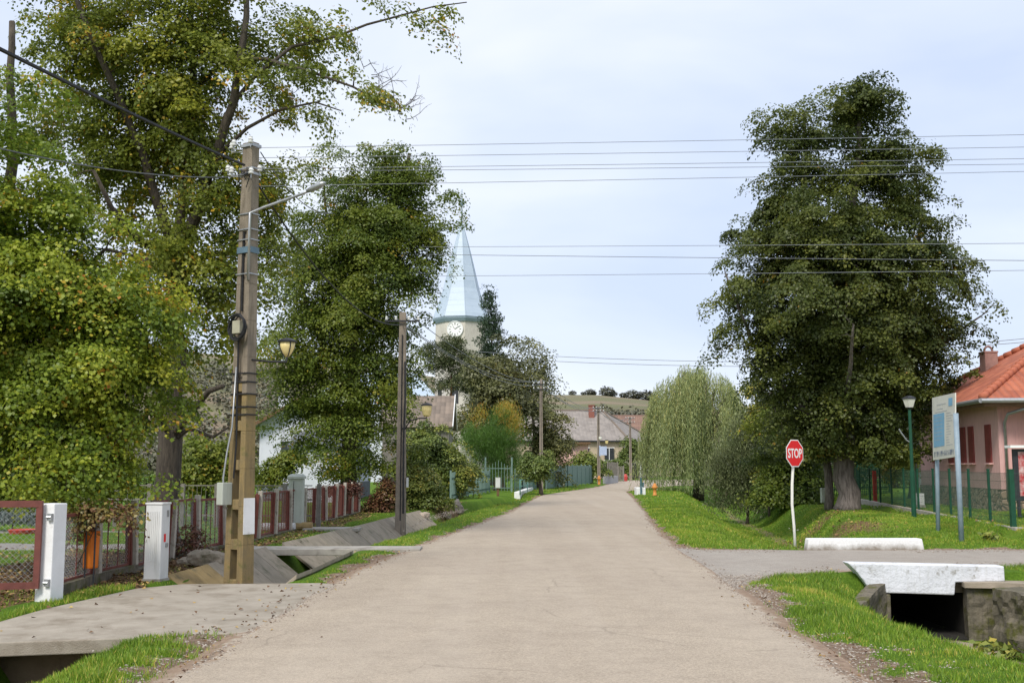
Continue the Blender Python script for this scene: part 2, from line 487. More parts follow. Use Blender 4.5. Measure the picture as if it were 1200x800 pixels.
LY, LX = [-20, 8, 15, 19, 23, 29.5, 40.5, 65, 91, 132, 141, 149, 156], [-2.9, -2.8, -2.7, -2.45, -2.1, -1.35, -.1, 1.8, 7.3, 13.7, 20, 45, 90]
RY, RX = [-20, 8, 12, 15.2, 19, 23.5, 29.5, 43, 64, 75, 85, 96, 106, 112, 118], [2.8, 2.8, 2.9, 3.1, 3.3, 3.5, 3.9, 5.2, 7.0, 7.9, 10.3, 14, 24, 48, 90]
NX, NY = [2.9, 3.1, 3.6, 4.2, 6, 9, 60, 400], [14.8, 15.3, 16.6, 17.5, 18.75, 19.1, 20.5, 24]
FX_, FY = [2.5, 3.4, 4.0, 6, 60, 400], [25.5, 23.6, 22.9, 22.75, 24.2, 28]
DLY, DLX = [0, 9, 11, 17, 22.5, 30, 39, 50, 64, 80], [-4.9, -4.75, -4.65, -4.2, -4.05, -3.3, -2.6, -1.5, .8, 2.6]
DRNY, DRNX = [-20, 8, 11, 13.5, 15.5, 17.5], [9.5, 7.6, 7.0, 6.75, 6.68, 6.62]
DRFY, DRFX = [22.7, 25, 28, 35, 45, 60, 80, 100, 130], [6.9, 7.1, 7.6, 9.0, 10.6, 12.4, 15.5, 21, 34]
HX, HZ = [-900, -330, -280, -130, 0, 28, 56, 90, 140, 225, 340, 520, 900], [105, 95, 82, 68, 53, 49, 48.5, 44.5, 36, 28, 24, 20, 25]


DPOLY = [(-9.5, 10.5), (-5.25, 10.85), (-4.4, 11.05), (-3.6, 11.25), (-2.75, 11.6), (-2.3, 12.5), (-2.2, 14.5), (-2.3, 16.0), (-2.9, 16.35), (-3.9, 16.25), (-4.9, 16.2), (-5.4, 15.6), (-5.75, 13.4), (-5.8, 12.0), (-9.5, 11.3)]


def in_poly(x, y, poly):
    r = np.zeros(x.shape, bool)
    n = len(poly)
    for i in range(n):
        (x0, y0), (x1, y1) = poly[i], poly[(i + 1) % n]
        if y0 == y1: continue
        c = ((y0 > y) != (y1 > y)) & (x < (x1 - x0) * (y - y0) / (y1 - y0) + x0)
        r ^= c
    return r


def road_e(x, y):
    m = np.maximum(np.interp(y, LY, LX) - x, x - np.interp(y, RY, RX))
    s = np.maximum(np.maximum(np.interp(x, NX, NY) - y, y - np.interp(x, FX_, FY)), 2.8 - x)
    return np.minimum(m, s)


def vnoise(x, y, f, seed=0):
    """cheap smooth value noise in numpy"""
    x = x * f + seed * 17.3; y = y * f - seed * 9.1
    xi, yi = np.floor(x), np.floor(y)
    fx, fy = x - xi, y - yi
    fx, fy = fx * fx * (3 - 2 * fx), fy * fy * (3 - 2 * fy)
    def h(a, b):
        t = np.sin(a * 127.1 + b * 311.7 + seed * 74.7) * 43758.5453
        return t - np.floor(t)
    return (h(xi, yi) * (1 - fx) + h(xi + 1, yi) * fx) * (1 - fy) + (h(xi, yi + 1) * (1 - fx) + h(xi + 1, yi + 1) * fx) * fy


def hgt(x, y):
    x = np.asarray(x, float); y = np.asarray(y, float)
    e = road_e(x, y)
    nz = (vnoise(x, y, .9, 1) - .5) * .06 + (vnoise(x, y, 2.7, 2) - .5) * .03
    far = sst(30, 80, np.abs(x)) + sst(120, 300, y)
    z = -.035 + .065 * sst(0, .6, e) + nz * sst(.3, 1.5, e)
    z = np.where(in_poly(x, y, DPOLY) & (z > -.12), -.12, z)
    # right hand raised lawn and mound round the tree
    lawnx = x - (11.75 + np.maximum(y - 25.4, 0) * .13)
    z = z + .28 * sst(-.3, .1, lawnx) * sst(24.2, 24.5, y) + .20 * sst(1, 4, lawnx) * sst(25, 27, y)
    z = z + .34 * np.exp(-(((x - 10.3) / 1.9) ** 2 + ((y - 31) / 5.0) ** 2)) * (lawnx < 0)
    z = z + .16 * np.exp(-(((x - 12.0) / 1.7) ** 2 + ((y - 38.5) / 3.5) ** 2)) * (lawnx < .2)
    # left ditch
    d = x - np.interp(y, DLY, DLX)
    on = 1 - sst(60, 66, y)
    carve = 1 - sst(.22, .95, np.abs(d))
    z = z - .70 * carve * on
    # right ditch, near side
    d = x - np.interp(y, DRNY, DRNX)
    near = y < 17.55
    wl_ = np.interp(y, [13, 15.5, 16.5, 17.5], [3.0, 2.6, 2.2, 1.5])
    prof = np.where(d < 0, 1 - sst(.12, 1, -d / wl_), 1 - sst(np.interp(y, [13, 15], [.6, 1.55]), np.interp(y, [13, 15], [1.2, 1.85]), d))
    z = np.where(near, z - 1.02 * prof, z)
    # through the culvert
    cx = np.interp(y, [17.5, 23.2], [6.62, 6.95])
    inn = (y >= 17.55) & (y < 23.25)
    z = np.where(inn & (np.abs(x - cx) < .85), -1.0, z)
    # far side stream
    d = x - np.interp(y, DRFY, DRFX)
    dep = np.interp(y, [23, 26, 40, 60], [.75, .8, 1.0, 1.2])
    wl = np.interp(y, [23, 28, 40], [1.5, 2.6, 3.4]); wr = np.interp(y, [23, 28, 40], [.9, 1.2, 2.0])
    prof = np.where(d < 0, 1 - sst(.15, 1, -d / wl), 1 - sst(.15, 1, d / wr))
    z = np.where(y >= 23.25, z - dep * prof * (1 - sst(78, 90, y)) * sst(0, .5, e), z)
    # plain turns to hills far away
    hz = np.interp(x * 700 / np.maximum(y, 260), HX, HZ)
    z = z + hz * sst(230, 700, y) * .97 + (vnoise(x, y, .012, 3) - .5) * 7 * sst(250, 600, y)
    return z


def hz_(x, y):
    return float(hgt(np.array([x]), np.array([y]))[0])


def axis(segs):
    out = []
    for a, b, st in segs:
        out += list(np.arange(a, b, st))
    return np.array(out + [segs[-1][1]])


gx = axis([(-2600, -600, 200), (-600, -100, 25), (-100, -30, 5), (-30, -9, .7), (-9, 13, .11), (13, 30, .5), (30, 100, 4), (100, 600, 25), (600, 2600, 200)])
gy = axis([(-60, 4, 4), (4, 7.5, .5), (7.5, 28, .11), (28, 60, .28), (60, 150, 1.0), (150, 300, 8), (300, 1100, 20), (1100, 3400, 230)])
X, Y = np.meshgrid(gx, gy)
Z = hgt(X, Y)
E = road_e(X, Y)
nx_, ny_ = len(gx), len(gy)
vv = np.stack([X.ravel(), Y.ravel(), Z.ravel()], 1)
idx = np.arange(nx_ * ny_).reshape(ny_, nx_)
ff = np.stack([idx[:-1, :-1].ravel(), idx[:-1, 1:].ravel(), idx[1:, 1:].ravel(), idx[1:, :-1].ravel()], 1)


def dirt_mask(x, y):
    e = road_e(x, y)
    wob = (vnoise(x, y, 1.3, 5) - .5) * 1.2 + (vnoise(x, y, 4.1, 6) - .5) * .8
    w = np.interp(y, [8, 14, 18, 25, 40, 90], [.75, .65, .35, .28, .25, .3]) * np.where(x > 0, 1., 1.05)
    d = 1 - sst(w * .55, w * 1.35, e + wob * w)
    # driveway dirt at the left front, ditch bottoms, culvert throat
    d = np.maximum(d, (1 - sst(.15, .40, np.abs(x - np.interp(y, DLY, DLX)))) * (y < 62))
    d = np.maximum(d, (1 - sst(.35, .65, np.abs(x - np.interp(y, DRNY, DRNX)))) * (y < 17.6) * (y > 14.5))
    d = np.maximum(d, (1 - sst(.1, .6, np.abs(x - np.interp(y, DRFY, DRFX)))) * (y > 23.2) * (y < 90) * (.55 + .45 * (y < 26)))
    return d


def litter_mask(x, y):
    n = vnoise(x, y, .8, 8)
    a = sst(-6.0, -6.4, x) * (1 - sst(19, 23, y + (n - .5) * 6)) * sst(10, 13, y)
    a = np.maximum(a, (np.abs(x + 5.75) < .45) * (y > 15.6) * (y < 24) * .9)
    a = np.maximum(a, (np.abs(x + 5.5) < .3 + n * .5) * (y > 24) * (y < 45) * .55)
    a = np.maximum(a, .9 * np.exp(-(((x - 11.0) / 1.7) ** 2 + ((y - 35.5) / 2.6) ** 2)))
    a = np.maximum(a, .75 * np.exp(-(((x - 9.0) / .9) ** 2 + ((y - 28.5) / 2.2) ** 2)))
    a = np.maximum(a, .8 * np.exp(-(((x + 2.9) / 1.1) ** 2 + ((y - 46) / 5) ** 2)))
    return np.clip(a, 0, 1)


def path_mask(x, y):
    """grey paths crossing the left garden"""
    a = (np.abs(y - 23.6 - .02 * x) < .75) * (x < -7.2)
    b = (np.abs(y - 27.6 + .08 * x) < .45) * (x < -9)
    return np.clip(a + b, 0, 1).astype(float)


def groundmat():
    m, nt, N, L, P = newmat('grassy_ground')
    tc = N.new('ShaderNodeTexCoord'); co = tc.outputs['Object']
    def att(n):
        a = N.new('ShaderNodeAttribute'); a.attribute_name = n; return a.outputs['Fac']
    g1 = noise(N, L, co, 1.3, 6, .65)
    g2 = noise(N, L, co, 28, 5, .7)
    r1 = ramp(N, [(.3, (.075, .15, .017)), (.55, (.12, .215, .025)), (.75, (.17, .225, .04))]); L.new(g1.outputs[0], r1.inputs[0])
    r2 = ramp(N, [(.3, (.45, .5, .4)), (.7, (1.25, 1.2, 1.1))]); L.new(g2.outputs[0], r2.inputs[0])
    grass = mixc(N, L, 1., r1.outputs[0], r2.outputs[0], 'MULTIPLY')
    d1 = noise(N, L, co, 9, 7, .7)
    rd = ramp(N, [(.3, (.155, .100, .066)), (.55, (.26, .185, .13)), (.75, (.36, .285, .215))]); L.new(d1.outputs[0], rd.inputs[0])
    # dirt edge broken up by noise
    n3 = noise(N, L, co, 6, 6, .75)
    def broken(sock, k=1.0):
        a = N.new('ShaderNodeMath'); a.operation = 'MULTIPLY_ADD'; a.inputs[1].default_value = 1.1; a.inputs[2].default_value = -.55; L.new(n3.outputs[0], a.inputs[0])
        b = N.new('ShaderNodeMath'); b.operation = 'ADD'; L.new(sock, b.inputs[0]); L.new(a.outputs[0], b.inputs[1])
        r = ramp(N, [(.38, 0.), (.60, 1.)]); L.new(b.outputs[0], r.inputs[0])
        return r.outputs[0]
    col = mixc(N, L, broken(att('dirt')), grass, rd.outputs[0])
    rl = ramp(N, [(.35, (.085, .052, .030)), (.5, (.17, .105, .06)), (.68, (.27, .17, .09))]); 
    d2 = noise(N, L, co, 18, 6, .8); L.new(d2.outputs[0], rl.inputs[0])
    col = mixc(N, L, broken(att('litter')), col, rl.outputs[0])
    rg = ramp(N, [(.3, (.24, .22, .20)), (.7, (.36, .34, .31))]); L.new(g2.outputs[0], rg.inputs[0])
    col = mixc(N, L, att('path'), col, rg.outputs[0])
    # far fields
    fz = noise(N, L, co, .011, 3, .5)
    rf = ramp(N, [(.35, (.15, .13, .08)), (.45, (.145, .15, .08)), (.52, (.23, .18, .13)), (.60, (.155, .155, .085)), (.7, (.20, .165, .115))], 'LINEAR')
    mp = N.new('ShaderNodeMapping'); mp.inputs['Scale'].default_value = (.35, 1, 3); L.new(co, mp.inputs[0]); L.new(mp.outputs[0], fz.inputs['Vector'])
    L.new(fz.outputs[0], rf.inputs[0])
    col = mixc(N, L, att('farf'), col, rf.outputs[0])
    L.new(col, P.inputs['Base Color'])
    P.inputs['Roughness'].default_value = .95
    P.inputs['Specular IOR Level'].default_value = .1
    b = N.new('ShaderNodeBump'); b.inputs['Strength'].default_value = .9; b.inputs['Distance'].default_value = .04
    L.new(d2.outputs[0], b.inputs['Height']); L.new(b.outputs[0], P.inputs['Normal'])
    return m


xf, yf = X.ravel(), Y.ravel()
ground = npmesh('ground', vv, ff, groundmat(), attrs={'dirt': ('POINT', dirt_mask(xf, yf)), 'litter': ('POINT', litter_mask(xf, yf)),
                'path': ('POINT', path_mask(xf, yf)), 'farf': ('POINT', sst(170, 320, yf))}, smooth=True)
tag(ground, kind='structure')


def roadmat(name, c1, c2, c3):
    m, nt, N, L, P = newmat(name)
    tc = N.new('ShaderNodeTexCoord'); co = tc.outputs['Object']
    a1 = noise(N, L, co, .35, 5, .6)
    a2 = noise(N, L, co, 70, 3, .8)
    v = N.new('ShaderNodeTexVoronoi'); v.inputs['Scale'].default_value = 85; L.new(co, v.inputs['Vector'])
    r1 = ramp(N, [(.35, c1), (.65, c2)]); L.new(a1.outputs[0], r1.inputs[0])
    sp = N.new('ShaderNodeSeparateColor'); L.new(v.outputs['Color'], sp.inputs[0])
    r2 = ramp(N, [(0, (.70, .69, .68)), (.5, (1, 1, 1)), (1, (1.26, 1.25, 1.22))]); L.new(sp.outputs[0], r2.inputs[0])
    col = mixc(N, L, .8, r1.outputs[0], r2.outputs[0], 'MULTIPLY')
    # worn wheel tracks and patches: long stretched noise along the road
    mp = N.new('ShaderNodeMapping'); mp.inputs['Scale'].default_value = (1.3, .05, 1); mp.inputs['Rotation'].default_value = (0, 0, .04); L.new(co, mp.inputs[0])
    a3 = noise(N, L, mp.outputs[0], 1., 4, .5)
    r3 = ramp(N, [(.42, 0.), (.62, .35)]); L.new(a3.outputs[0], r3.inputs[0])
    col = mixc(N, L, r3.outputs[0], col, c3)
    a4 = noise(N, L, co, 5.5, 6, .8)
    r4 = ramp(N, [(.62, 0.), (.72, .45)]); L.new(a4.outputs[0], r4.inputs[0])
    col = mixc(N, L, r4.outputs[0], col, tuple(q * .72 for q in c1))
    # hairline cracks and scattered dark stones
    vc = N.new('ShaderNodeTexVoronoi'); vc.feature = 'DISTANCE_TO_EDGE'; vc.inputs['Scale'].default_value = .55
    wz = noise(N, L, co, 1.6, 5, .7)
    wv = mixc(N, L, .22, co, wz.outputs['Color']); L.new(wv, vc.inputs['Vector'])
    rc_ = ramp(N, [(.0, .55), (.006, .0)]); L.new(vc.outputs['Distance'], rc_.inputs[0])
    mk = ramp(N, [(.5, 0.), (.6, 1.)]); nk = noise(N, L, co, .5, 2, .5); L.new(nk.outputs[0], mk.inputs[0])
    mu = N.new('ShaderNodeMath'); mu.operation = 'MULTIPLY'; L.new(rc_.outputs[0], mu.inputs[0]); L.new(mk.outputs[0], mu.inputs[1])
    col = mixc(N, L, mu.outputs[0], col, tuple(q * .45 for q in c1))
    a5 = noise(N, L, co, 2.2, 8, .75)
    r5 = ramp(N, [(.36, (.91, .905, .90)), (.5, (1, 1, 1)), (.66, (1.06, 1.055, 1.05))]); L.new(a5.outputs[0], r5.inputs[0])
    col = mixc(N, L, 1., col, r5.outputs[0], 'MULTIPLY')
    ea = N.new('ShaderNodeAttribute'); ea.attribute_name = 'edge'
    en = noise(N, L, co, 4.5, 7, .75)
    em = N.new('ShaderNodeMath'); em.operation = 'MULTIPLY_ADD'; em.inputs[1].default_value = 1.5; em.inputs[2].default_value = -.75; L.new(en.outputs[0], em.inputs[0])
    es = N.new('ShaderNodeMath'); es.operation = 'ADD'; L.new(ea.outputs['Fac'], es.inputs[0]); L.new(em.outputs[0], es.inputs[1])
    er = ramp(N, [(.44, 0.), (.60, 1.)]); L.new(es.outputs[0], er.inputs[0])
    d1 = noise(N, L, co, 9, 7, .7)
    rd = ramp(N, [(.3, (.17, .11, .072)), (.55, (.28, .20, .14)), (.75, (.38, .30, .225))]); L.new(d1.outputs[0], rd.inputs[0])
    col = mixc(N, L, er.outputs[0], col, rd.outputs[0])
    L.new(col, P.inputs['Base Color'])
    P.inputs['Roughness'].default_value = .85
    P.inputs['Specular IOR Level'].default_value = .25
    b = N.new('ShaderNodeBump'); b.inputs['Strength'].default_value = .5; b.inputs['Distance'].default_value = .01
    L.new(v.outputs['Distance'], b.inputs['Height']); L.new(b.outputs[0], P.inputs['Normal'])
    return m


RM1 = roadmat('road_surface', (.40, .335, .26), (.355, .295, .23), (.44, .375, .30))
RM2 = roadmat('side_road_surface', (.335, .30, .26), (.29, .255, .22), (.37, .335, .29))
# main road: strip between its two edges, edges crumbling
lp = [(x, y) for x, y in zip(LX, LY)]
rp_ = [(x, y) for x, y in zip(RX, RY)]


def resample(p, n, pw=1.6):
    p = np.array(p, float)
    s = np.r_[0, np.cumsum(np.hypot(*np.diff(p, axis=0).T))]
    t = np.linspace(0, 1, n) ** pw * s[-1]
    return np.stack([np.interp(t, s, p[:, 0]), np.interp(t, s, p[:, 1])], 1)


nn = 620
La, Ra = resample(lp, nn), resample(rp_, nn)
wd_ = np.linalg.norm(Ra - La, axis=1, keepdims=True)
un = (Ra - La) / wd_
jl = (vnoise(La[:, 0], La[:, 1], 1.1, 11) - .5) * .25
jr = (vnoise(Ra[:, 0], Ra[:, 1], 1.1, 13) - .5) * .25
cols = [(-.5, 0, 1., -.045), (-.22, 0, .75, -.006), (0, 0, .5, .010), (.45, 0, .0, .022)]
PXs, PYs, PZs, EDs = [], [], [], []
def addcol(p, z, ed):
    PXs.append(p[:, 0]); PYs.append(p[:, 1]); PZs.append(np.full(nn, z)); EDs.append(np.full(nn, ed))
for o_, _, ed, z in cols: addcol(La + un * (o_ + jl[:, None]), z, ed)
for t_ in np.linspace(.12, .88, 9): addcol(La * (1 - t_) + Ra * t_, .022 + .02 * (1 - (2 * t_ - 1) ** 2), 0.)
for o_, _, ed, z in cols[::-1]: addcol(Ra - un * (o_ + jr[:, None]), z, ed)
PX, PY, PZ, ED = [np.stack(q, 1) for q in (PXs, PYs, PZs, EDs)]
mm = PX.shape[1]
ii = np.arange(nn * mm).reshape(nn, mm)
rf_ = np.stack([ii[:-1, :-1].ravel(), ii[:-1, 1:].ravel(), ii[1:, 1:].ravel(), ii[1:, :-1].ravel()], 1)
tag(npmesh('road', np.stack([PX.ravel(), PY.ravel(), PZ.ravel()], 1), rf_, RM1, attrs={'edge': ('POINT', ED.ravel())}, smooth=True), kind='structure')
# side road
xs = np.concatenate([np.arange(2.4, 14, .12), np.arange(14, 60, 2), [90, 200, 400]])
n0 = np.interp(xs, NX, NY) + (vnoise(xs, xs * 0, 1.4, 15) - .5) * .2
n1 = np.interp(xs, FX_, FY) + (vnoise(xs, xs * 0 + 9, 1.4, 17) - .5) * .2
SYs, SZs, SE = [], [], []
for o_, z, ed in ((-.4, -.05, 1.), (-.18, -.015, .75), (0, .0, .5), (.4, .003, 0)): SYs.append(n0 + o_); SZs.append(z); SE.append(ed)
for t_ in (.3, .5, .7): SYs.append(n0 * (1 - t_) + n1 * t_); SZs.append(.003); SE.append(0)
for o_, z, ed in ((-.4, .003, 0), (0, .0, .5), (.18, -.015, .75), (.4, -.05, 1.)): SYs.append(n1 + o_); SZs.append(z); SE.append(ed)
SY = np.stack(SYs, 1); SX = np.repeat(xs[:, None], SY.shape[1], 1)
SZ = np.repeat(np.array(SZs)[None], len(xs), 0); SE = np.repeat(np.array(SE, float)[None], len(xs), 0)
ii = np.arange(SX.size).reshape(SX.shape)
rf_ = np.stack([ii[:-1, :-1].ravel(), ii[1:, :-1].ravel(), ii[1:, 1:].ravel(), ii[:-1, 1:].ravel()], 1)
tag(npmesh('side_road', np.stack([SX.ravel(), SY.ravel(), SZ.ravel()], 1), rf_, RM2, attrs={'edge': ('POINT', SE.ravel())}, smooth=True), kind='structure')

# concrete driveway apron over the left ditch
mb = MB()
mb.prism(DPOLY, -.13, .010)
dv = mb.build('driveway', M['drive'], bevel=.012)
tag(dv, kind='structure')
mb = MB(); mb.box((-5.2, 11.5, -.55), (3.4, .2, .82))
tag(mb.build('driveway_support', M['mud']), kind='structure')

# concrete slabs lining the left ditch
mb = MB()
def slab(y0, y1, side, mi):
    x0, x1 = np.interp([y0, y1], DLY, DLX)
    a, b = side * .98, side * .24
    j = random.uniform(-.02, .02)
    zt, zb = .055 + j * .5, -.54 + j * .5
    mb.hexa([(x0 + b, y0, zb), (x0 + a, y0, zt), (x1 + a, y1, zt), (x1 + b, y1, zb),
             (x0 + b, y0, zb + .07), (x0 + a, y0, zt + .07), (x1 + a, y1, zt + .07), (x1 + b, y1, zb + .07)], mi)
y = 16.45
while y < 22.0:
    for sd in ((-1, 1) if y < 20.5 else (-1,)): slab(y, y + .93, sd, 2 if (sd < 0 and y < 18) else random.choice([0, 0, 1]))
    y += .95
y = 7.0
while y < 10.6:
    slab(y, y + .93, -1, random.choice([0, 1])); y += .95
y = 23.3
while y < 40:
    slab(y, y + .83, -1, random.choice([0, 0, 1])); y += .85
tag(mb.build('ditch_lining', [M['slab_light'], M['slab_dark'], M['slab_ochre']], bevel=.01), kind='structure')
# ------------------------------------------------------------------ foliage
def norm(a):
    return a / np.maximum(np.linalg.norm(a, axis=1, keepdims=True), 1e-9)


def leafverts(P, out, size, aspect, rng, mode='broad', lean_n=None):
    n = len(P)
    r = rng.normal(size=(n, 3))
    if mode == 'broad':
        nrm = norm(r * .55 + np.array([0, 0, .75]) + out * .45) if lean_n is None else norm(r * .42 + lean_n)
        d = norm(np.cross(nrm, rng.normal(size=(n, 3))))
        d = norm(d + np.array([0, 0, -.35]))
    elif mode == 'up':
        d = norm(r * .35 + np.array([0, 0, 1.]) + out * .3)
        nrm = norm(np.cross(d, rng.normal(size=(n, 3))))
    elif mode == 'hang':
        d = norm(r * .28 + np.array([0, 0, -1.]) + out * .1)
        nrm = norm(np.cross(d, rng.normal(size=(n, 3))))
    else:  # needle
        d = norm(r * .6 + out * 1.0 + np.array([0, 0, .1]))
        nrm = norm(np.cross(d, rng.normal(size=(n, 3))))
    s = norm(np.cross(d, nrm))
    L_ = (size * rng.uniform(.65, 1.25, n))[:, None]
    w = L_ * aspect * .5
    up = np.cross(s, d)
    v = np.empty((n, 4, 3))
    v[:, 0] = P
    v[:, 1] = P + d * L_ * .45 + s * w + up * L_ * .12
    v[:, 2] = P + d * L_
    v[:, 3] = P + d * L_ * .45 - s * w + up * L_ * .12
    return v.reshape(-1, 3), np.arange(n * 4).reshape(n, 4)


def blob(px, py, rx, ry, Y, w=1.0, dy=0.0, rd=None):
    c = W(px, py, Y + dy)
    k = (Y + dy) / F
    return (np.array(c), np.array([rx * k, (rd if rd else (rx + ry) / 2 * k), ry * k]), w)


def tree(name, label, cat, base, limbs, blobs, nclump, nleaf, size, rc, lm, bark, seed, group=None, aspect=.75, mode='broad',
         tint=(.42, .20), autumn=0.0, zmin=None, flat=.55, twig=1.0, shell=.35, flare=1.35, hot=(), hot_t=.82, bare=(), bough=6.5, brad=.95):
    rng = np.random.default_rng(seed)
    base = Vector(base)
    root = empty(name, base, label, cat, group)
    # clumps
    wts = np.array([b[2] * (b[1][0] * b[1][1] * b[1][2]) ** (2 / 3) for b in blobs]); wts /= wts.sum()
    bi = rng.choice(len(blobs), nclump, p=wts)
    u = norm(rng.normal(size=(nclump, 3)))
    rho = rng.uniform(shell, 1, nclump) ** .7
    cc = np.array([blobs[i][0] for i in bi]); rr = np.array([blobs[i][1] for i in bi])
    cl = cc + u * rr * rho[:, None]
    centre = np.average([b[0] for b in blobs], axis=0, weights=wts)
    bough_t = 0
    wq = np.array([b[2] for b in blobs]) ** .33
    if mode == 'broad' and nclump >= 100:   # sprays gather into boughs that leave gaps between them
        nbh = max(12, int(nclump / bough))
        pool = cl; bc = [pool[0]]; bix = [0]
        for _ in range(nbh - 1):   # best candidate: boughs spread evenly through the crown
            q = rng.integers(0, len(pool), 7)
            B_ = np.array(bc)
            dmin = np.linalg.norm(pool[q][:, None] - B_[None], axis=2).min(1)
            k_ = q[int(np.argmax(dmin * wq[bi[q]]))]
            bc.append(pool[k_]); bix.append(k_)
        bc = np.array(bc); bib = bi[np.array(bix)]
        # nearest bough of a few candidates keeps the crown's outline
        cand = rng.integers(0, nbh, (nclump, 6))
        dd = np.linalg.norm(bc[cand] - cl[:, None], axis=2)
        bidx = cand[np.arange(nclump), np.argmin(dd, axis=1)]
        g2 = rng.normal(size=(nclump, 3)); g2 /= np.maximum(1, np.linalg.norm(g2, axis=1, keepdims=True) / 1.6)
        rb = rc * brad * rng.uniform(.65, 1.25, nbh)[bidx][:, None]
        axb = norm(np.array([0, 0, 1.]) + norm(bc - centre) * .5 + rng.normal(size=bc.shape) * .2)[bidx]
        gn2 = (g2 * axb).sum(1, keepdims=True); gt2 = g2 - axb * gn2
        cl = bc[bidx] + rb * (gt2 + axb * (gn2 * .42 - .22 * np.linalg.norm(gt2, axis=1, keepdims=True) ** 2))
        bi = bib[bidx]
        bough_t = rng.normal(0, tint[1] * .6, nbh)[bidx]
    if zmin is not None: cl[:, 2] = np.maximum(cl[:, 2], zmin + rng.uniform(0, .5, nclump))
    # limbs
    mb = MB()
    nodes, nrad = [], []
    for k, (pts, r0, r1) in enumerate(limbs):
        pts = [Vector(p) for p in pts]
        # subdivide and wobble
        q = [pts[0]]
        for a, b in zip(pts[:-1], pts[1:]):
            m_ = max(1, int((b - a).length / .5))
            for i in range(1, m_ + 1):
                p = a.lerp(b, i / m_)
                if i < m_: p = p + Vector(rng.normal(size=3)) * .04 * min(1.5, r0 * 4)
                q.append(p)
        n = len(q)
        rs = [r0 + (r1 - r0) * (i / max(1, n - 1)) for i in range(n)]
        if k == 0 and flare > 1:
            q.insert(1, q[0].lerp(q[1], .35)); rs.insert(1, r0 * 1.08); rs[0] = r0 * flare
        mb.tube(q, rs, 12 if r0 > .15 else 7)
        nodes += [np.array(p) for p in q]; nrad += rs
    nodes = np.array(nodes); nrad = np.array(nrad)
    order = np.argsort([np.min(np.linalg.norm(nodes - c, axis=1)) for c in cl])
    NB = np.empty((len(nodes) + nclump * 3, 3)); NR = np.empty(len(NB)); cnt = len(nodes)
    NB[:cnt] = nodes; NR[:cnt] = nrad
    zb = base.z + (max(p[2] for p in limbs[0][0]) - base.z) * .25
    for ci in order:
        c = cl[ci]
        dv_ = c - NB[:cnt]
        dist = np.linalg.norm(dv_, axis=1)
        cost = dist + np.maximum(0, -dv_[:, 2]) * (1.2 if mode != 'hang' else 0) + np.where(NB[:cnt, 2] < zb, 3., 0)
        j = int(np.argmin(cost))
        a = NB[j]; L_ = dist[j]
        r0 = min(NR[j] * .75, .012 + .016 * L_ * twig)
        m1 = a + (c - a) * .35 + rng.normal(size=3) * .07 * L_ + np.array([0, 0, .06 * L_])
        m2 = a + (c - a) * .7 + rng.normal(size=3) * .07 * L_ + np.array([0, 0, .05 * L_])
        rads = [r0, r0 * .75, r0 * .5, max(.004, r0 * .22)]
        mb.tube([a, m1, m2, c], rads, 4 if L_ < 1.5 else 5)
        NB[cnt:cnt + 3] = [m1, m2, c]; NR[cnt:cnt + 3] = rads[1:]; cnt += 3
    for (bp_, bd_, bn_, bl_) in bare:   # fine leafless twigs
        for _ in range(bn_):
            a = np.array(bp_) + rng.normal(size=3) * .15 * bl_
            d_ = np.array(bd_) + rng.normal(size=3) * .45; d_ /= np.linalg.norm(d_)
            L_ = bl_ * rng.uniform(.4, 1)
            pts_ = [a]; dd_ = d_.copy()
            for q_ in range(6):
                dd_ = dd_ + rng.normal(size=3) * .22 + np.array([0, 0, .05]); dd_ /= np.linalg.norm(dd_)
                pts_.append(pts_[-1] + dd_ * L_ / 6)
            mb.tube(pts_, [.009, .008, .007, .006, .005, .004, .0025], 4)
            for _k in (1, 2, 3, 4):
                e_ = d_ + rng.normal(size=3) * .7; e_ /= np.linalg.norm(e_); ln_ = L_ * rng.uniform(.12, .35)
                m_ = pts_[_k] + e_ * ln_ * .5 + rng.normal(size=3) * .1 * ln_
                mb.tube([pts_[_k], m_, pts_[_k] + (e_ + rng.normal(size=3) * .2) * ln_], [.005, .004, .002], 3)
    mb.build('trunk', bark, root, smooth=True, fixn=False)
    # leaves
    k = rng.uniform(.4, 1.6, nclump); k /= k.sum()
    cnts = np.maximum(3, (k * nleaf).astype(int))
    ci = np.repeat(np.arange(nclump), cnts)
    n = len(ci)
    g = norm(rng.normal(size=(n, 3))) * (rng.random((n, 1)) ** .45) * 1.55
    crad = rc * rng.uniform(.6, 1.3, nclump)
    co_ = norm(cl - centre)
    if mode == 'broad':   # each clump a drooping spray
        ax = norm(np.array([0, 0, 1.]) + co_ * .55 + rng.normal(size=cl.shape) * .25)
        gn = (g * ax[ci]).sum(1, keepdims=True)
        gt = g - ax[ci] * gn
        rt_ = np.linalg.norm(gt, axis=1, keepdims=True)
        P = cl[ci] + crad[ci][:, None] * (gt * .72 + ax[ci] * (gn * .62 * flat * .55 - .26 * rt_ ** 2))
        lean_n = ax[ci] * .9 + gt * .55
    else:
        P = cl[ci] + g * crad[ci][:, None] * np.array([.62, .62, .62 * flat])
        lean_n = None
    if zmin is not None: P[:, 2] = np.maximum(P[:, 2], zmin - .2 + rng.uniform(0, .3, n))
    out = norm(P - centre)
    v, f = leafverts(P, out, size, aspect, rng, mode, lean_n)
    ct = rng.normal(tint[0], tint[1] * .4, nclump) + bough_t
    if hot: ct = np.where(np.isin(bi, hot), hot_t, ct)
    tn = ct[ci] + rng.normal(0, tint[1] * .38, n)
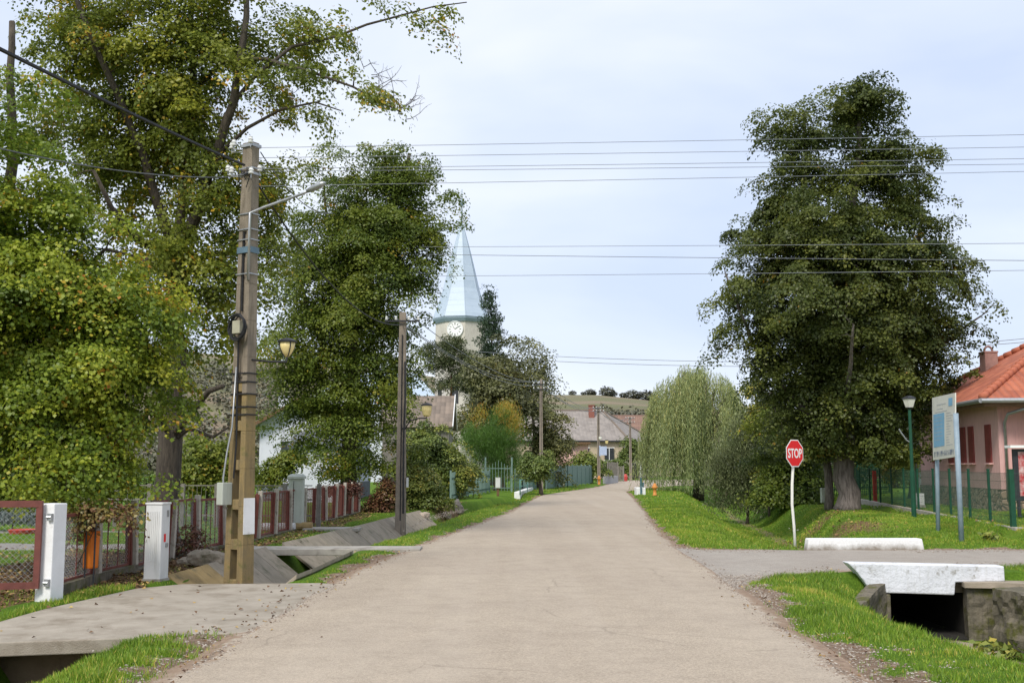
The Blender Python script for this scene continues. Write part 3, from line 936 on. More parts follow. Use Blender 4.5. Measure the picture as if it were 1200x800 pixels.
    if autumn > 0:
        tn = np.minimum(tn, .84 + rng.normal(0, .03, n))
        hot = rng.random(nclump) < autumn
        tn = np.where(hot[ci] & (rng.random(n) < .55), rng.uniform(.86, 1.0, n), tn)
        tn = np.where(rng.random(n) < autumn * .15, rng.uniform(.86, .98, n), tn)
    npmesh('crown', v, f, lm, parent=root, attrs={'tint': ('FACE', np.clip(tn, 0, 1))})
    return root


def limbpx(pts, Y, r0, r1, dy=0):
    """pts (px,py[,ddy])"""
    return ([W(p[0], p[1], Y + dy + (p[2] if len(p) > 2 else 0)) for p in pts], r0, r1)


# --- 1. big lime behind the red fence
Yb = 24.0
b0 = G(200, 598); b0 = Vector(((200 - 600) * Yb / F, Yb, .02))
tree('lime_tree', 'tall lime tree with bare reaching branches, its thick trunk behind the red fence', 'tree', b0,
     [([b0, W(199, 530, Yb), W(203, 440, Yb), W(205, 360, Yb), W(203, 292, Yb)], .30, .22),
      limbpx([(203, 292), (176, 210, -.3), (142, 120, -.8), (112, 56, -1.2), (86, -10, -1.5), (60, -90, -2)], Yb, .13, .035),
      limbpx([(206, 296), (221, 187, .2), (227, 105, .4), (223, 0, .6), (226, -110, .8)], Yb, .13, .035),
      limbpx([(206, 300), (225, 262, -.2), (255, 180, -.6), (274, 120, -.9), (285, 49, -1), (289, -10, -1), (296, -90, -1)], Yb, .15, .035),
      limbpx([(203, 300), (161, 281, -.8), (131, 244, -1.5), (110, 200, -2)], Yb, .11, .035),
      limbpx([(226, 108, .4), (262, 71, -.5), (311, 69, -1), (375, 88, -1.6), (414, 102, -1.8), (440, 117, -2), (469, 131, -2.1)], Yb, .065, .015),
      limbpx([(268, 130, -.8), (300, 88, -1), (342, 55, -.8), (397, 42, -.6), (430, 29, -.5), (482, 15, -.4), (508, 8, -.3), (547, 3, -.2)], Yb, .055, .013),
      limbpx([(255, 182, -.6), (290, 150, -.8), (330, 128, -1.2), (370, 120, -1.5), (400, 130, -1.6)], Yb, .05, .012),
      limbpx([(203, 330), (240, 300, 1), (290, 290, 1.5), (330, 260, 1.2)], Yb, .10, .03),
      limbpx([(202, 512), (225, 482, -1), (245, 458, -1.6), (262, 452, -1.8)], Yb, .09, .05),
      limbpx([(202, 516), (222, 502, -.5), (250, 512, -.7), (268, 500, -.7)], Yb, .06, .02),
      limbpx([(200, 514), (188, 490, -.6), (170, 478, -1)], Yb, .07, .03)],
     [blob(100, 40, 85, 75, Yb, 1), blob(230, 30, 85, 75, Yb, .9), blob(330, 70, 60, 45, Yb, .55, -1), blob(320, 200, 45, 50, Yb, .5),
      blob(250, 230, 75, 75, Yb, .8), blob(270, 330, 75, 60, Yb, 1.0), blob(150, 180, 80, 80, Yb, .8), blob(385, 45, 50, 28, Yb, .55, -.6, 1.0),
      blob(470, 14, 55, 16, Yb, .9, -.4, .7), blob(535, 6, 28, 9, Yb, 1., -.2, .4), blob(405, 92, 45, 22, Yb, .9, -1.6, .8), blob(455, 112, 26, 16, Yb, .8, -2, .6), blob(360, 100, 45, 30, Yb, .7, -1.4, .8), blob(350, 135, 40, 25, Yb, .5, -1.2, .8),
      blob(190, -80, 190, 80, Yb, .6), blob(60, 110, 70, 70, Yb, .6), blob(190, 120, 90, 80, Yb, .8), blob(290, 120, 40, 50, Yb, .5), blob(340, 40, 60, 50, Yb, .6), blob(215, 300, 50, 60, Yb, .6, -1), blob(300, 270, 50, 60, Yb, .7),  blob(240, 390, 60, 45, Yb, .5, 1), blob(245, 510, 35, 45, Yb, .5, 1.5), blob(130, 300, 70, 60, Yb, .5)],
     1200, 130000, .088, .52, M['lf_big'], M['bark'], 11, bare=[(W(469, 131, Yb - 2.1), (1, 0, .2), 8, .9), (W(440, 117, Yb - 2), (.9, 0, .7), 7, .9), (W(425, 80, Yb - 1.5), (1, 0, -.1), 5, .9), (W(345, 110, Yb - 1.2), (.6, 0, -.3), 4, .8)], autumn=.10, tint=(.45, .22), shell=.1)
# --- 2. near maple, left
Ym = 17.2
b0 = Vector((-9.0, Ym + 1.2, .0))
tree('maple_tree', 'yellow green maple with hanging branches at the left behind the gate', 'tree', b0,
     [([b0, b0 + Vector((.05, 0, 2)), b0 + Vector((.1, 0, 4.5)), b0 + Vector((.25, -.2, 7)), b0 + Vector((.1, -.2, 9.6))], .20, .05),
      ([b0 + Vector((.05, 0, 2.2)), b0 + Vector((1.2, -.9, 3.4)), b0 + Vector((2.3, -1.2, 3.9)), b0 + Vector((3.2, -1.3, 3.6))], .08, .02),
      ([b0 + Vector((.08, 0, 3)), b0 + Vector((1.0, -.2, 4.6)), b0 + Vector((2.1, -.6, 5.4)), b0 + Vector((2.9, -.8, 5.2))], .08, .02),
      ([b0 + Vector((.1, 0, 4)), b0 + Vector((-1.2, -.8, 5.2)), b0 + Vector((-2.4, -1, 6))], .08, .02)],
     [blob(55, 330, 95, 65, Ym, 1.2), blob(120, 420, 85, 70, Ym, 1.3), blob(60, 480, 95, 75, Ym, 1.3), blob(10, 190, 60, 90, Ym, .8),
      blob(150, 350, 60, 45, Ym, 1.), blob(45, 250, 65, 50, Ym, .8), blob(100, 545, 75, 40, Ym, 1.3, -.8), blob(-40, 400, 70, 150, Ym, .8),
      blob(180, 425, 22, 40, Ym, .8), blob(185, 360, 34, 45, Ym, 1.), blob(205, 330, 18, 24, Ym, .7), blob(20, 80, 50, 70, Ym, .4), blob(-80, 200, 70, 150, Ym, .3), blob(20, 565, 70, 32, Ym, 1.1, -.5), blob(140, 570, 22, 16, Ym, .7)],
     1500, 180000, .064, .40, M['lf_maple'], M['bark'], 12, autumn=.10, bough=10, brad=1.15, tint=(.47, .24), aspect=.95, shell=.25, zmin=1.1)
# --- 3. dark green lime between the poles
Yc = 41.0
b0 = Vector(((409 - 600) * Yc / F, Yc, .0))
tree('lime_tree', 'broad green lime tree at the end of the red fence, left of the church spire', 'tree', b0,
     [([b0, W(408, 540, Yc), W(411, 470, Yc), W(416, 380, Yc), W(440, 300, Yc), W(470, 220, Yc), W(480, 180, Yc)], .33, .07),
      limbpx([(414, 470), (385, 420), (360, 360), (345, 300)], Yc, .14, .04),
      limbpx([(414, 400), (400, 330), (385, 270), (380, 220)], Yc, .13, .04),
      limbpx([(425, 350), (470, 320), (510, 290)], Yc, .12, .03)],
     [blob(468, 198, 46, 38, Yc, 1.6), blob(400, 235, 50, 52, Yc, .8), blob(430, 320, 75, 75, Yc, 1.2), blob(517, 222, 17, 36, Yc, 1.3), blob(492, 290, 22, 36, Yc, .9),
      blob(380, 390, 62, 62, Yc, 1.2), blob(440, 440, 45, 65, Yc, 1.), blob(375, 480, 55, 42, Yc, 1.1), blob(415, 525, 55, 38, Yc, 1.2), blob(350, 300, 40, 70, Yc, .7), blob(450, 260, 60, 60, Yc, 1.5), blob(380, 200, 40, 25, Yc, .4), blob(430, 180, 36, 22, Yc, .5), blob(468, 350, 18, 34, Yc, .8), blob(335, 400, 28, 45, Yc, .8), blob(345, 460, 26, 40, Yc, .8), blob(370, 330, 45, 50, Yc, .9), 
      blob(352, 540, 32, 14, Yc, .5, -1.5), blob(465, 390, 30, 50, Yc, .7), blob(450, 520, 20, 45, Yc, .8)],
     1400, 180000, .105, .66, M['lf_mid'], M['bark'], 13, autumn=.03, tint=(.40, .25), shell=.25, zmin=1.3)
# --- 4. right lime
Yr = 38.0
b0 = Vector(((989 - 600) * Yr / F, Yr, hz_(11.8, Yr) - .05))
tree('lime_tree', 'tall dense dark green lime tree on the grass mound behind the stop sign', 'tree', b0,
     [([b0, W(988, 560, Yr), W(990, 520, Yr), W(992, 470, Yr), W(990, 380, Yr), W(995, 290, Yr), W(1005, 200, Yr), W(1008, 120, Yr)], .40, .06),
      limbpx([(988, 540), (965, 470), (945, 380), (938, 280), (945, 180), (942, 130)], Yr, .20, .05),
      limbpx([(990, 500), (1030, 440), (1065, 350), (1080, 260), (1070, 200)], Yr, .19, .04),
      limbpx([(989, 520), (930, 470), (880, 400), (850, 320)], Yr, .14, .03),
      limbpx([(990, 480), (1060, 430), (1110, 400), (1150, 370)], Yr, .14, .03),
      ([b0 + Vector((-.45, .7, 0)), W(971, 560, Yr + .8), W(968, 500, Yr + .8), W(950, 430, Yr + 1)], .17, .08),
      limbpx([(990, 500), (995, 440, -2), (1000, 380, -3.5)], Yr, .14, .03),
      limbpx([(990, 500), (985, 440, 2), (980, 350, 3.5)], Yr, .14, .03)],
     [blob(938, 145, 30, 34, Yr, 2.), blob(1012, 122, 36, 32, Yr, 2.), blob(1055, 170, 38, 30, Yr, 1.2), blob(985, 200, 60, 40, Yr, .8), blob(1085, 215, 20, 26, Yr, .45),
      blob(930, 215, 36, 48, Yr, .8), blob(872, 292, 42, 28, Yr, 1.), blob(905, 265, 50, 42, Yr, 1.2), blob(905, 225, 30, 30, Yr, .9), blob(1090, 245, 26, 36, Yr, .8), blob(1130, 330, 30, 26, Yr, .8), blob(975, 160, 22, 26, Yr, 1.), blob(1030, 190, 40, 30, Yr, 1.2), blob(1000, 290, 90, 55, Yr, 1.2), blob(1085, 280, 32, 55, Yr, .5),
      blob(1115, 350, 46, 42, Yr, .9), blob(1132, 365, 20, 22, Yr, .6), blob(880, 350, 48, 42, Yr, 1.), blob(985, 380, 110, 55, Yr, 1.3), blob(1075, 400, 62, 45, Yr, 1.1),
      blob(910, 420, 50, 42, Yr, 1.), blob(1000, 455, 95, 45, Yr, 1.3), blob(940, 480, 60, 45, Yr, 1.1), blob(1050, 480, 45, 42, Yr, 1.), blob(1000, 510, 75, 36, Yr, 1.2),
      blob(1105, 430, 22, 36, Yr, .6), blob(1040, 225, 40, 40, Yr, .9), blob(965, 165, 26, 36, Yr, .8), blob(950, 270, 70, 50, Yr, .9, -1.5), blob(1060, 320, 70, 50, Yr, .9, -1), blob(895, 320, 60, 36, Yr, .7), blob(1100, 250, 22, 40, Yr, .5), blob(950, 345, 80, 50, Yr, .8, -2.5), blob(870, 395, 34, 30, Yr, .7), blob(1115, 390, 36, 24, Yr, .8), blob(1040, 530, 30, 18, Yr, .7), blob(920, 545, 32, 24, Yr, .8, 2)],
     2500, 320000, .108, .58, M['lf_linden'], M['barkgrey'], 14, autumn=.015, bough=5.5, tint=(.42, .24), shell=.2, zmin=1.9)
# --- willow
def willow(name, label, Y, px, toppy, basepy, rx, seed):
    rng = np.random.default_rng(seed)
    k = Y / F
    z0 = hz_((px - 600) * k, Y)
    base = Vector(((px - 600) * k, Y, z0))
    root = empty(name, base, label, 'tree')
    ztop = W(px, toppy, Y).z
    R0 = rx * k
    mb = MB()
    mb.tube([base, base + Vector((.1, 0, 2)), base + Vector((0, 0, 4))], [.45, .36, .3], 10)
    starts = []
    for i in range(26):
        a = rng.uniform(0, 2 * PI); r = R0 * rng.uniform(.15, .8)
        top = base + Vector((math.cos(a) * r, math.sin(a) * r, (ztop - z0) * (1 - .42 * (r / R0) ** 2) * rng.uniform(.80, 1)))
        mb.tube([base + Vector((0, 0, 3.5)), base.lerp(top, .6) + Vector((0, 0, 1.2)), top], [.14, .08, .02], 5)
        starts.append(top)
    mb.build('trunk', M['bark'], root, smooth=True, fixn=False)
    P, T = [], []
    ns = 2900
    lobes = [(rng.uniform(0, 2 * PI), R0 * math.sqrt(rng.uniform(.02, .95)), rng.uniform(.5, 1.1)) for _ in range(26)]
    for i in range(ns):
        la, lr, ls = lobes[i % 26]
        qx = math.cos(la) * lr + rng.normal(0, .50) * ls; qy = math.sin(la) * lr + rng.normal(0, .50) * ls
        a = math.atan2(qy, qx); r = math.hypot(qx, qy)
        off_ = math.hypot(qx - math.cos(la) * lr, qy - math.sin(la) * lr)
        zt = z0 + (ztop - z0) * (max(.3, 1 - .36 * (r / R0) ** 3)) * rng.uniform(.92, 1.0) - off_ ** 2 * .9 - .9 * (1 - ls)
        if rng.random() < .3: zt -= rng.uniform(0, 3)
        zt = max(zt, z0 + 2.5)
        ln = (zt - z0) * rng.uniform(.35, .93)
        m = int(ln / .16)
        t = np.arange(m) / max(1, m)
        rr_ = r + .5 * t
        pts = np.stack([base.x + math.cos(a) * rr_ + rng.normal(0, .04, m), base.y + math.sin(a) * rr_ + rng.normal(0, .04, m), zt - t * ln], 1)
        P.append(pts); T.append(np.full(m, rng.normal(.55, .16)) + rng.normal(0, .04, m) + .18 * (1 - t))
    P = np.concatenate(P); T = np.concatenate(T)
    v, f = leafverts(P, P * 0, .25, .18, rng, 'hang')
    npmesh('crown', v, f, M['lf_willow'], parent=root, attrs={'tint': ('FACE', np.clip(T, 0, 1))})
    return root


willow('willow_tree', 'large weeping willow with strands hanging to the ground right of the road bend', 78, 816, 424, 572, 64, 21)


def simple(name, label, cat, px, py0, Y, blobs, ncl, nl, size, rc, lm, bark, seed, r=.08, hz=.5, base_z=None, trunk=True, **kw):
    x = (px - 600) * Y / F
    z = hz_(x, Y) if base_z is None else base_z
    b = Vector((x, Y, z - .03))
    bl = [blob(*q[:4], Y, *(q[4:])) for q in blobs]
    top = max(q[0][2] for q in bl)
    cx = float(np.mean([q[0][0] for q in bl]))
    kw.setdefault('brad', .8); size *= .78; nl = int(nl * 1.6)
    limbs = [([b, b.lerp(Vector((cx, Y, top)), .35), Vector((cx, Y, b.z + (top - b.z) * .8))], r, r * .3)]
    return tree(name, label, cat, b, limbs, bl, ncl, nl, size, rc, lm, bark, seed, **kw)


# middle distance left
simple('spruce_tree', 'dark spruce with a narrow top right of the church tower', 'tree', 576, 560, 98,
       [(573, 352, 4, 14), (575, 375, 9, 14), (576, 398, 14, 16), (577, 425, 18, 20), (578, 455, 22, 22)], 150, 9000, .32, .9, M['lf_spruce'], M['bark'], 31, r=.25, mode='needle', aspect=.35, flat=.5, tint=(.45, .25))
simple('pine_tree', 'sparse pine with a reddish trunk in front of the church tower', 'tree', 526, 560, 90,
       [(520, 415, 28, 14, .8), (545, 425, 25, 14, .8), (510, 432, 14, 8, .5), (535, 405, 16, 10, .5), (545, 445, 26, 18, .9), (520, 450, 12, 8, .4)], 170, 10000, .30, .9, M['lf_pine'], M['barkred'], 32, r=.24, mode='needle', aspect=.3, tint=(.5, .25), twig=1.3)
simple('deciduous_tree', 'olive brown thinning tree in the middle distance right of the spire', 'tree', 588, 575, 82,
       [(590, 430, 38, 40), (600, 470, 40, 40), (570, 460, 38, 45), (555, 490, 30, 35), (630, 470, 12, 30, .6)], 260, 17000, .26, 1.1, M['lf_olive'], M['bark'], 33, r=.3, tint=(.42, .24), shell=.1)
simple('deciduous_tree', 'nearly bare tree with sparse brown leaves left of the far street pole', 'tree', 628, 570, 88,
       [(622, 425, 24, 26, 1), (634, 455, 14, 34), (612, 410, 14, 12, .7)], 120, 3600, .24, 1.2, M['lf_olive'], M['bark'], 34, r=.2, tint=(.5, .2), twig=1.4)
simple('deciduous_tree', 'yellowing tree at the bend partly hiding the long grey roofed house', 'tree', 640, 572, 84,
       [(640, 500, 17, 30), (650, 520, 13, 22), (628, 530, 18, 24), (645, 545, 18, 14)], 130, 8500, .24, .9, M['lf_olive'], M['bark'], 35, r=.15, tint=(.62, .22), shell=.1)
simple('small_tree', 'small leafy street tree with a dark trunk beside the white footbridge', 'tree', 634, 579, 66,
       [(628, 546, 18, 13), (640, 535, 10, 10), (620, 538, 9, 8)], 60, 4600, .17, .6, M['lf_shrub'], M['bark'], 36, r=.12, tint=(.5, .25), zmin=.9)
simple('feathery_shrub', 'tall feathery green shrub with orange tips behind the teal fence', 'shrub', 580, 584, 77,
       [(575, 530, 32, 30), (590, 510, 25, 28), (560, 520, 22, 24), (600, 545, 20, 20), (592, 482, 12, 11, 2), (602, 500, 8, 14, 2), (560, 485, 8, 8, 1.5)], 320, 36000, .26, .7, M['lf_feather'], M['bark'], 37, hot=(4, 5, 6), r=.10, mode='up', aspect=.10, tint=(.40, .18), flat=1.2, shell=.1)
simple('garden_shrub', 'rounded green shrub behind the second street pole, under the barn roof', 'shrub', 505, 600, 57,
       [(500, 510, 28, 20), (525, 535, 30, 22), (540, 552, 22, 16), (490, 535, 20, 24), (520, 565, 30, 14)], 230, 26000, .16, .6, M['lf_shrub'], M['bark'], 39, r=.07, tint=(.5, .25), shell=.15)
simple('garden_shrub', 'yellowing bushy shrub overhanging the end of the red fence', 'shrub', 492, 598, 43,
       [(485, 545, 14, 22), (500, 568, 24, 16), (472, 585, 20, 16), (490, 586, 10, 7)], 150, 16000, .12, .5, M['lf_shrub'], M['bark'], 40, r=.05, tint=(.66, .25), shell=.15)
simple('garden_shrub', 'brown tangled shrub against the last concrete post of the red fence', 'shrub', 450, 602, 40.5,
       [(450, 585, 18, 16), (458, 570, 12, 12), (440, 590, 10, 9)], 60, 3600, .12, .4, M['lf_fence'], M['bark'], 41, r=.04, tint=(.55, .3), shell=.1)
simple('garden_shrub', 'bright green bush in front of the long grey roofed house', 'shrub', 692, 562, 108,
       [(690, 540, 18, 12), (705, 548, 12, 9), (675, 545, 12, 10)], 60, 4200, .28, .9, M['lf_shrub'], M['bark'], 42, r=.08, tint=(.62, .2))
simple('garden_shrub', 'green hedge bush left of the black gate at the road bend', 'shrub', 728, 560, 138,
       [(722, 545, 14, 9), (732, 548, 10, 8)], 40, 2600, .34, 1., M['lf_shrub'], M['bark'], 43, r=.08, tint=(.5, .2))
simple('small_tree', 'small round tree in front of the cream gable by the far pole', 'tree', 742, 562, 140,
       [(738, 522, 12, 11), (750, 530, 9, 9), (733, 533, 8, 7)], 45, 1900, .36, 1.1, M['lf_shrub'], M['bark'], 44, r=.14, tint=(.45, .25), twig=1.5)
simple('small_tree', 'thin nearly bare sapling beside the black gate', 'tree', 757, 562, 136,
       [(757, 535, 9, 14)], 30, 500, .3, 1., M['lf_olive'], M['bark'], 45, r=.1, tint=(.4, .2), twig=1.5)
# right bank
simple('sallow_bush', 'grey green sallow bush leaning over the stream below the willow', 'shrub', 872, 600, 54,
       [(870, 535, 34, 40), (850, 560, 26, 24), (895, 560, 30, 30), (880, 500, 24, 24), (905, 590, 20, 12), (870, 588, 34, 16)], 260, 21000, .17, .7, M['lf_sallow'], M['bark'], 46, r=.08, mode='up', aspect=.35, tint=(.45, .24), flat=.9, shell=.15)
simple('bank_tree', 'dark bushy tree on the stream bank left of the big right lime', 'tree', 925, 600, 50,
       [(920, 510, 34, 40), (940, 560, 34, 30), (905, 560, 22, 26), (950, 480, 36, 36), (925, 592, 34, 18)], 300, 24000, .17, .8, M['lf_mid'], M['bark'], 47, r=.12, tint=(.42, .25), shell=.1, zmin=.1)
simple('bank_shrub', 'yellow green bush showing between the sallow and the right lime', 'shrub', 898, 595, 52.5,
       [(895, 545, 14, 14), (905, 530, 12, 12), (893, 475, 14, 20), (885, 450, 9, 14)], 60, 3800, .18, .6, M['lf_shrub'], M['bark'], 48, r=.05, tint=(.86, .16), shell=.1)
simple('background_tree', 'dark leafy tree behind the green wire fence and lamp post', 'tree', 1045, 585, 62,
       [(1040, 500, 42, 50), (1010, 540, 40, 34), (1075, 530, 20, 34), (980, 520, 40, 40), (1060, 460, 40, 40)], 240, 15000, .24, .9, M['lf_linden'], M['bark'], 49, r=.2, tint=(.45, .25), shell=.1)
simple('fruit_tree', 'small tree with yellow orange autumn leaves beside the green lamp post', 'tree', 1062, 588, 46,
       [(1086, 500, 8, 7, 1.2), (1080, 475, 9, 10, .8), (1050, 548, 22, 12, 1.), (1072, 530, 10, 10, .5)], 50, 2400, .15, .5, M['lf_mid'], M['bark'], 50, r=.09, tint=(.78, .22), autumn=.25)
# garden behind the red fence
simple('garden_shrub', 'green garden bushes along the back wire fence behind the large trunk', 'shrub', 245, 590, 34,
       [(235, 545, 20, 14), (262, 545, 20, 15), (240, 520, 22, 14, .6), (215, 555, 14, 12), (280, 535, 18, 16, .5)], 110, 8500, .14, .55, M['lf_mid'], M['bark'], 51, r=.05, tint=(.62, .2), autumn=.08)
simple('garden_shrub', 'bushes in front of the white house seen through the concrete pole', 'shrub', 325, 590, 45,
       [(325, 545, 18, 11), (345, 535, 14, 9, .7), (312, 560, 12, 10)], 60, 4200, .14, .5, M['lf_mid'], M['bark'], 52, r=.05, tint=(.6, .2), autumn=.08)
simple('silver_shrub', 'low silvery grey shrub in the garden seen through the gate', 'shrub', 22, 622, 29,
       [(12, 606, 18, 9), (36, 607, 14, 9), (0, 604, 12, 10)], 60, 5000, .12, .35, M['lf_silver'], M['bark'], 53, r=.03, mode='up', aspect=.3, tint=(.5, .3))
simple('climbing_plant', 'dry reddish creeper growing on the red fence behind the white cabinet', 'plant', 225, 655, 20.4,
       [(228, 625, 14, 14), (215, 640, 8, 14), (236, 640, 8, 8)], 26, 520, .085, .3, M['lf_fence'], M['bark'], 54, r=.015, tint=(.5, .35))
simple('climbing_plant', 'reddish creeper hanging over the far end of the red fence', 'plant', 400, 602, 37.6,
       [(395, 572, 22, 5), (412, 570, 14, 5)], 40, 1300, .11, .3, M['lf_fence'], M['bark'], 55, r=.02, tint=(.2, .2))
simple('climbing_plant', 'creeper with red and dark green leaves hanging beside the orange bin', 'plant', 92, 690, 15.6,
       [(88, 612, 12, 14), (100, 600, 14, 12), (148, 600, 20, 9, .8)], 30, 900, .08, .3, M['lf_fence'], M['bark'], 56, r=.015, tint=(.72, .25))
simple('garden_shrub', 'dark hedge bushes filling the garden behind the maple', 'shrub', 60, 600, 38,
       [(40, 560, 70, 26), (140, 560, 50, 26), (90, 500, 90, 50, .6), (-40, 540, 60, 50)], 200, 13000, .2, .9, M['lf_mid'], M['bark'], 57, r=.08, tint=(.4, .22))

# woods on the hills and left behind the village (one mass)
rng = np.random.default_rng(77)
P, T, OUT = [], [], []
def hill_wood(n, xr, yr, size, fill, cond=None):
    for _ in range(n):
        x, y = rng.uniform(*xr), rng.uniform(*yr)
        x = x * y / 500.
        if cond and not cond(x, y): continue
        s = size * rng.uniform(.6, 1.3)
        z = hz_(x, y)
        m = int(fill * rng.uniform(.7, 1.3))
        u = norm(rng.normal(size=(m, 3))) * (rng.uniform(.4, 1, m) ** .5)[:, None]
        P.append(np.array([x, y, z + s * .8]) + u * np.array([s, s, s * .95])); OUT.append(u)
        T.append(np.full(m, rng.normal(.5, .2)) + rng.normal(0, .12, m))
hill_wood(1300, (-300, -8), (240, 520), 3.6, 34)
hill_wood(130, (38, 66), (330, 470), 3.2, 52)
hill_wood(100, (64, 240), (330, 560), 4.0, 46)
P = np.concatenate(P); T = np.concatenate(T); OUT = np.concatenate(OUT)
v, f = leafverts(P, OUT, 1.35, .9, rng)
tag(npmesh('hill_wood', v, f, M['lf_wood'], attrs={'tint': ('FACE', np.clip(T, 0, 1))}), kind='stuff')
# hedge trees on the skyline: individuals
proto = None
for i, (px, s) in enumerate([(671, 2.0), (684, 1.8), (692, 2.6), (696, 1.6), (711, 4.2), (718, 2.4), (731, 2.6), (742, 3.8), (747, 2.6), (759, 4.4), (765, 3.0)]):
    Yh = 660.
    x = (px - 600) * Yh / F
    z = hz_(x, Yh)
    if proto is None:
        root = empty('hedgerow_tree', (0, 0, 0), 'small dark tree standing on the skyline of the far hill', 'tree', 'hedgerow trees along the far hilltop')
        mb = MB(); mb.tube([(0, 0, -.5), (0, 0, 1)], [.25, .12], 5); mb.build('trunk', M['bark'], root)
        u = norm(rng.normal(size=(420, 3))) * (rng.uniform(.2, 1, 420) ** .5)[:, None]
        v, f = leafverts(u * np.array([1, 1, .9]) + np.array([0, 0, 1.1]), u, .28, .9, rng)
        npmesh('crown', v, f, M['lf_wood'], parent=root, attrs={'tint': ('FACE', np.clip(rng.normal(.15, .2, 420), 0, 1))})
        proto = o = root
    else:
        o = copy_tree(proto)
    o.location = (x, Yh, z - s * .35); o.scale = (s * 1.35, s * 1.1, s * random.uniform(.75, 1.)); o.rotation_euler.z = i * 1.3

# ------------------------------------------------------------------ grass blades and fallen leaves
def on_drive(x, y):
    return in_poly(np.asarray(x), np.asarray(y), DPOLY)


def scatter(n, xr, yr):
    x = rng.uniform(*xr, n); y = rng.uniform(*yr, n)
    return x, y


def blades(specs, name):
    Vs, Ts, = [], []
    for n, xr, yr, h, w in specs:
        x, y = scatter(n, xr, yr)
        e = road_e(x, y)
        keep = (e > .02) & (rng.random(n) > dirt_mask(x, y) * (.90 + .2 * (vnoise(x, y, 3.3, 37) < .6))) & (rng.random(n) > litter_mask(x, y) * .8) & ~on_drive(x, y) & (path_mask(x, y) < .5)
        d = np.abs(x - np.interp(y, DLY, DLX))
        keep &= ~((y > 16.3) & (y < 22.3) & (d < 1.12)) & ~((y > 22.9) & (y < 40.5) & (x < np.interp(y, DLY, DLX) + .3) & (d < 1.12))
        keep &= ~((y > 17.3) & (y < 18.3) & (x > 5.3) & (x < 8.3)) & ~((x > 7.1) & (x < 9.6) & (y > 13.5) & (y < 17.6))
        keep &= ~((np.abs(x + 6.1) < .12) & (y < 24)) & ~((np.abs(y-22.65) < .4) & (x > -5.6) & (x < -1.9))
        keep &= (np.abs(x) * F / y < 660)
        x, y = x[keep], y[keep]
        z = hgt(x, y)
        clump = (vnoise(x, y, 5., 31) * .9 + .25) * (.6 + .9 * vnoise(x, y, 1.1, 35))
        n = len(x)
        hh = h * clump * rng.uniform(.55, 1.3, n)
        a = rng.uniform(0, 2 * PI, n)
        lean = rng.normal(0, .45, (n, 2))
        ww = w * rng.uniform(.6, 1.3, n)
        v = np.empty((n, 3, 3))
        v[:, 0] = np.stack([x - np.cos(a) * ww, y - np.sin(a) * ww, z - .01], 1)
        v[:, 1] = np.stack([x + np.cos(a) * ww, y + np.sin(a) * ww, z - .01], 1)
        v[:, 2] = np.stack([x + lean[:, 0] * hh, y + lean[:, 1] * hh, z + hh], 1)
        Vs.append(v.reshape(-1, 3))
        Ts.append(np.clip(rng.normal(.45, .2, n) + (vnoise(x, y, .7, 33) - .5) * .6 + (vnoise(x, y, 2.9, 34) > .78) * .3 + (rng.random(n) < .12) * .5, 0, 1))
    v = np.concatenate(Vs); T = np.concatenate(Ts)
    return tag(npmesh(name, v, np.arange(len(v)).reshape(-1, 3), M['grassb'], attrs={'tint': ('FACE', T)}), 'bright green grass on the verges and banks', 'grass', kind='stuff')


blades([(26000, (-4.8, -2.6), (8, 12), .075, .006), (95000, (2.7, 9.5), (7.6, 15.5), .062, .0055), (60000, (3., 12.5), (15, 19), .065, .0065),
        (30000, (-6.0, -1.8), (15.5, 26), .05, .007), (16000, (-7.2, -5.3), (11.2, 16.2), .06, .007), (22000, (-12, -6.2), (11, 26), .05, .008), (85000, (3.4, 13.), (22.8, 32), .06, .010), (45000, (12, 20), (23, 44), .05, .014),
        (75000, (3.8, 15), (32, 50), .065, .015), (42000, (-6.2, 1.5), (23, 50), .055, .012), (26000, (0, 18), (50, 85), .08, .03), (14000, (-22, -6), (24, 40), .06, .018)], 'grass')


def litter(specs):
    Ps = []
    for n, xr, yr, s in specs:
        x, y = scatter(n, xr, yr)
        k = (rng.random(n) < np.maximum(litter_mask(x, y) + .02, dirt_mask(x, y) * .10 * (road_e(x, y) > -.1))) & ~((road_e(x, y) < -.25) & (rng.random(n) > .006))
        x, y = x[k], y[k]
        z = np.where(on_drive(x, y), .020, np.where(road_e(x, y) < .3, .03, hgt(x, y) + .012))
        Ps.append((np.stack([x, y, z], 1), s))
    V_, T_ = [], []
    for P, s in Ps:
        n = len(P)
        nrm = norm(rng.normal(size=(n, 3)) * .28 + np.array([0, 0, 1]))
        d = norm(np.cross(nrm, rng.normal(size=(n, 3))))
        sd = np.cross(d, nrm)
        L_ = (s * rng.uniform(.6, 1.2, n))[:, None]
        v = np.empty((n, 4, 3))
        v[:, 0] = P; v[:, 1] = P + d * L_ * .5 + sd * L_ * .42; v[:, 2] = P + d * L_; v[:, 3] = P + d * L_ * .5 - sd * L_ * .42
        v[:, [1, 3], 2] += .012
        V_.append(v.reshape(-1, 3)); T_.append(rng.random(n))
    v = np.concatenate(V_)
    tag(npmesh('fallen_leaves', v, np.arange(len(v)).reshape(-1, 4), M['lf_litter'], attrs={'tint': ('FACE', np.concatenate(T_))}),
        'brown and yellow fallen leaves on the ground', 'leaves', kind='stuff')


litter([(9000, (-11, -5.2), (12, 24), .075), (4000, (-6.3, -4.6), (23, 46), .08), (3500, (8, 13.5), (26, 40), .09), (700, (-6, -2.3), (10.8, 17), .06), (1500, (-5, 0), (40, 52), .09),
        (9000, (-3.8, -2.2), (8, 40), .045), (12000, (2.7, 6), (8, 40), .045), (14000, (-2.9, 3.), (8, 34), .04)])

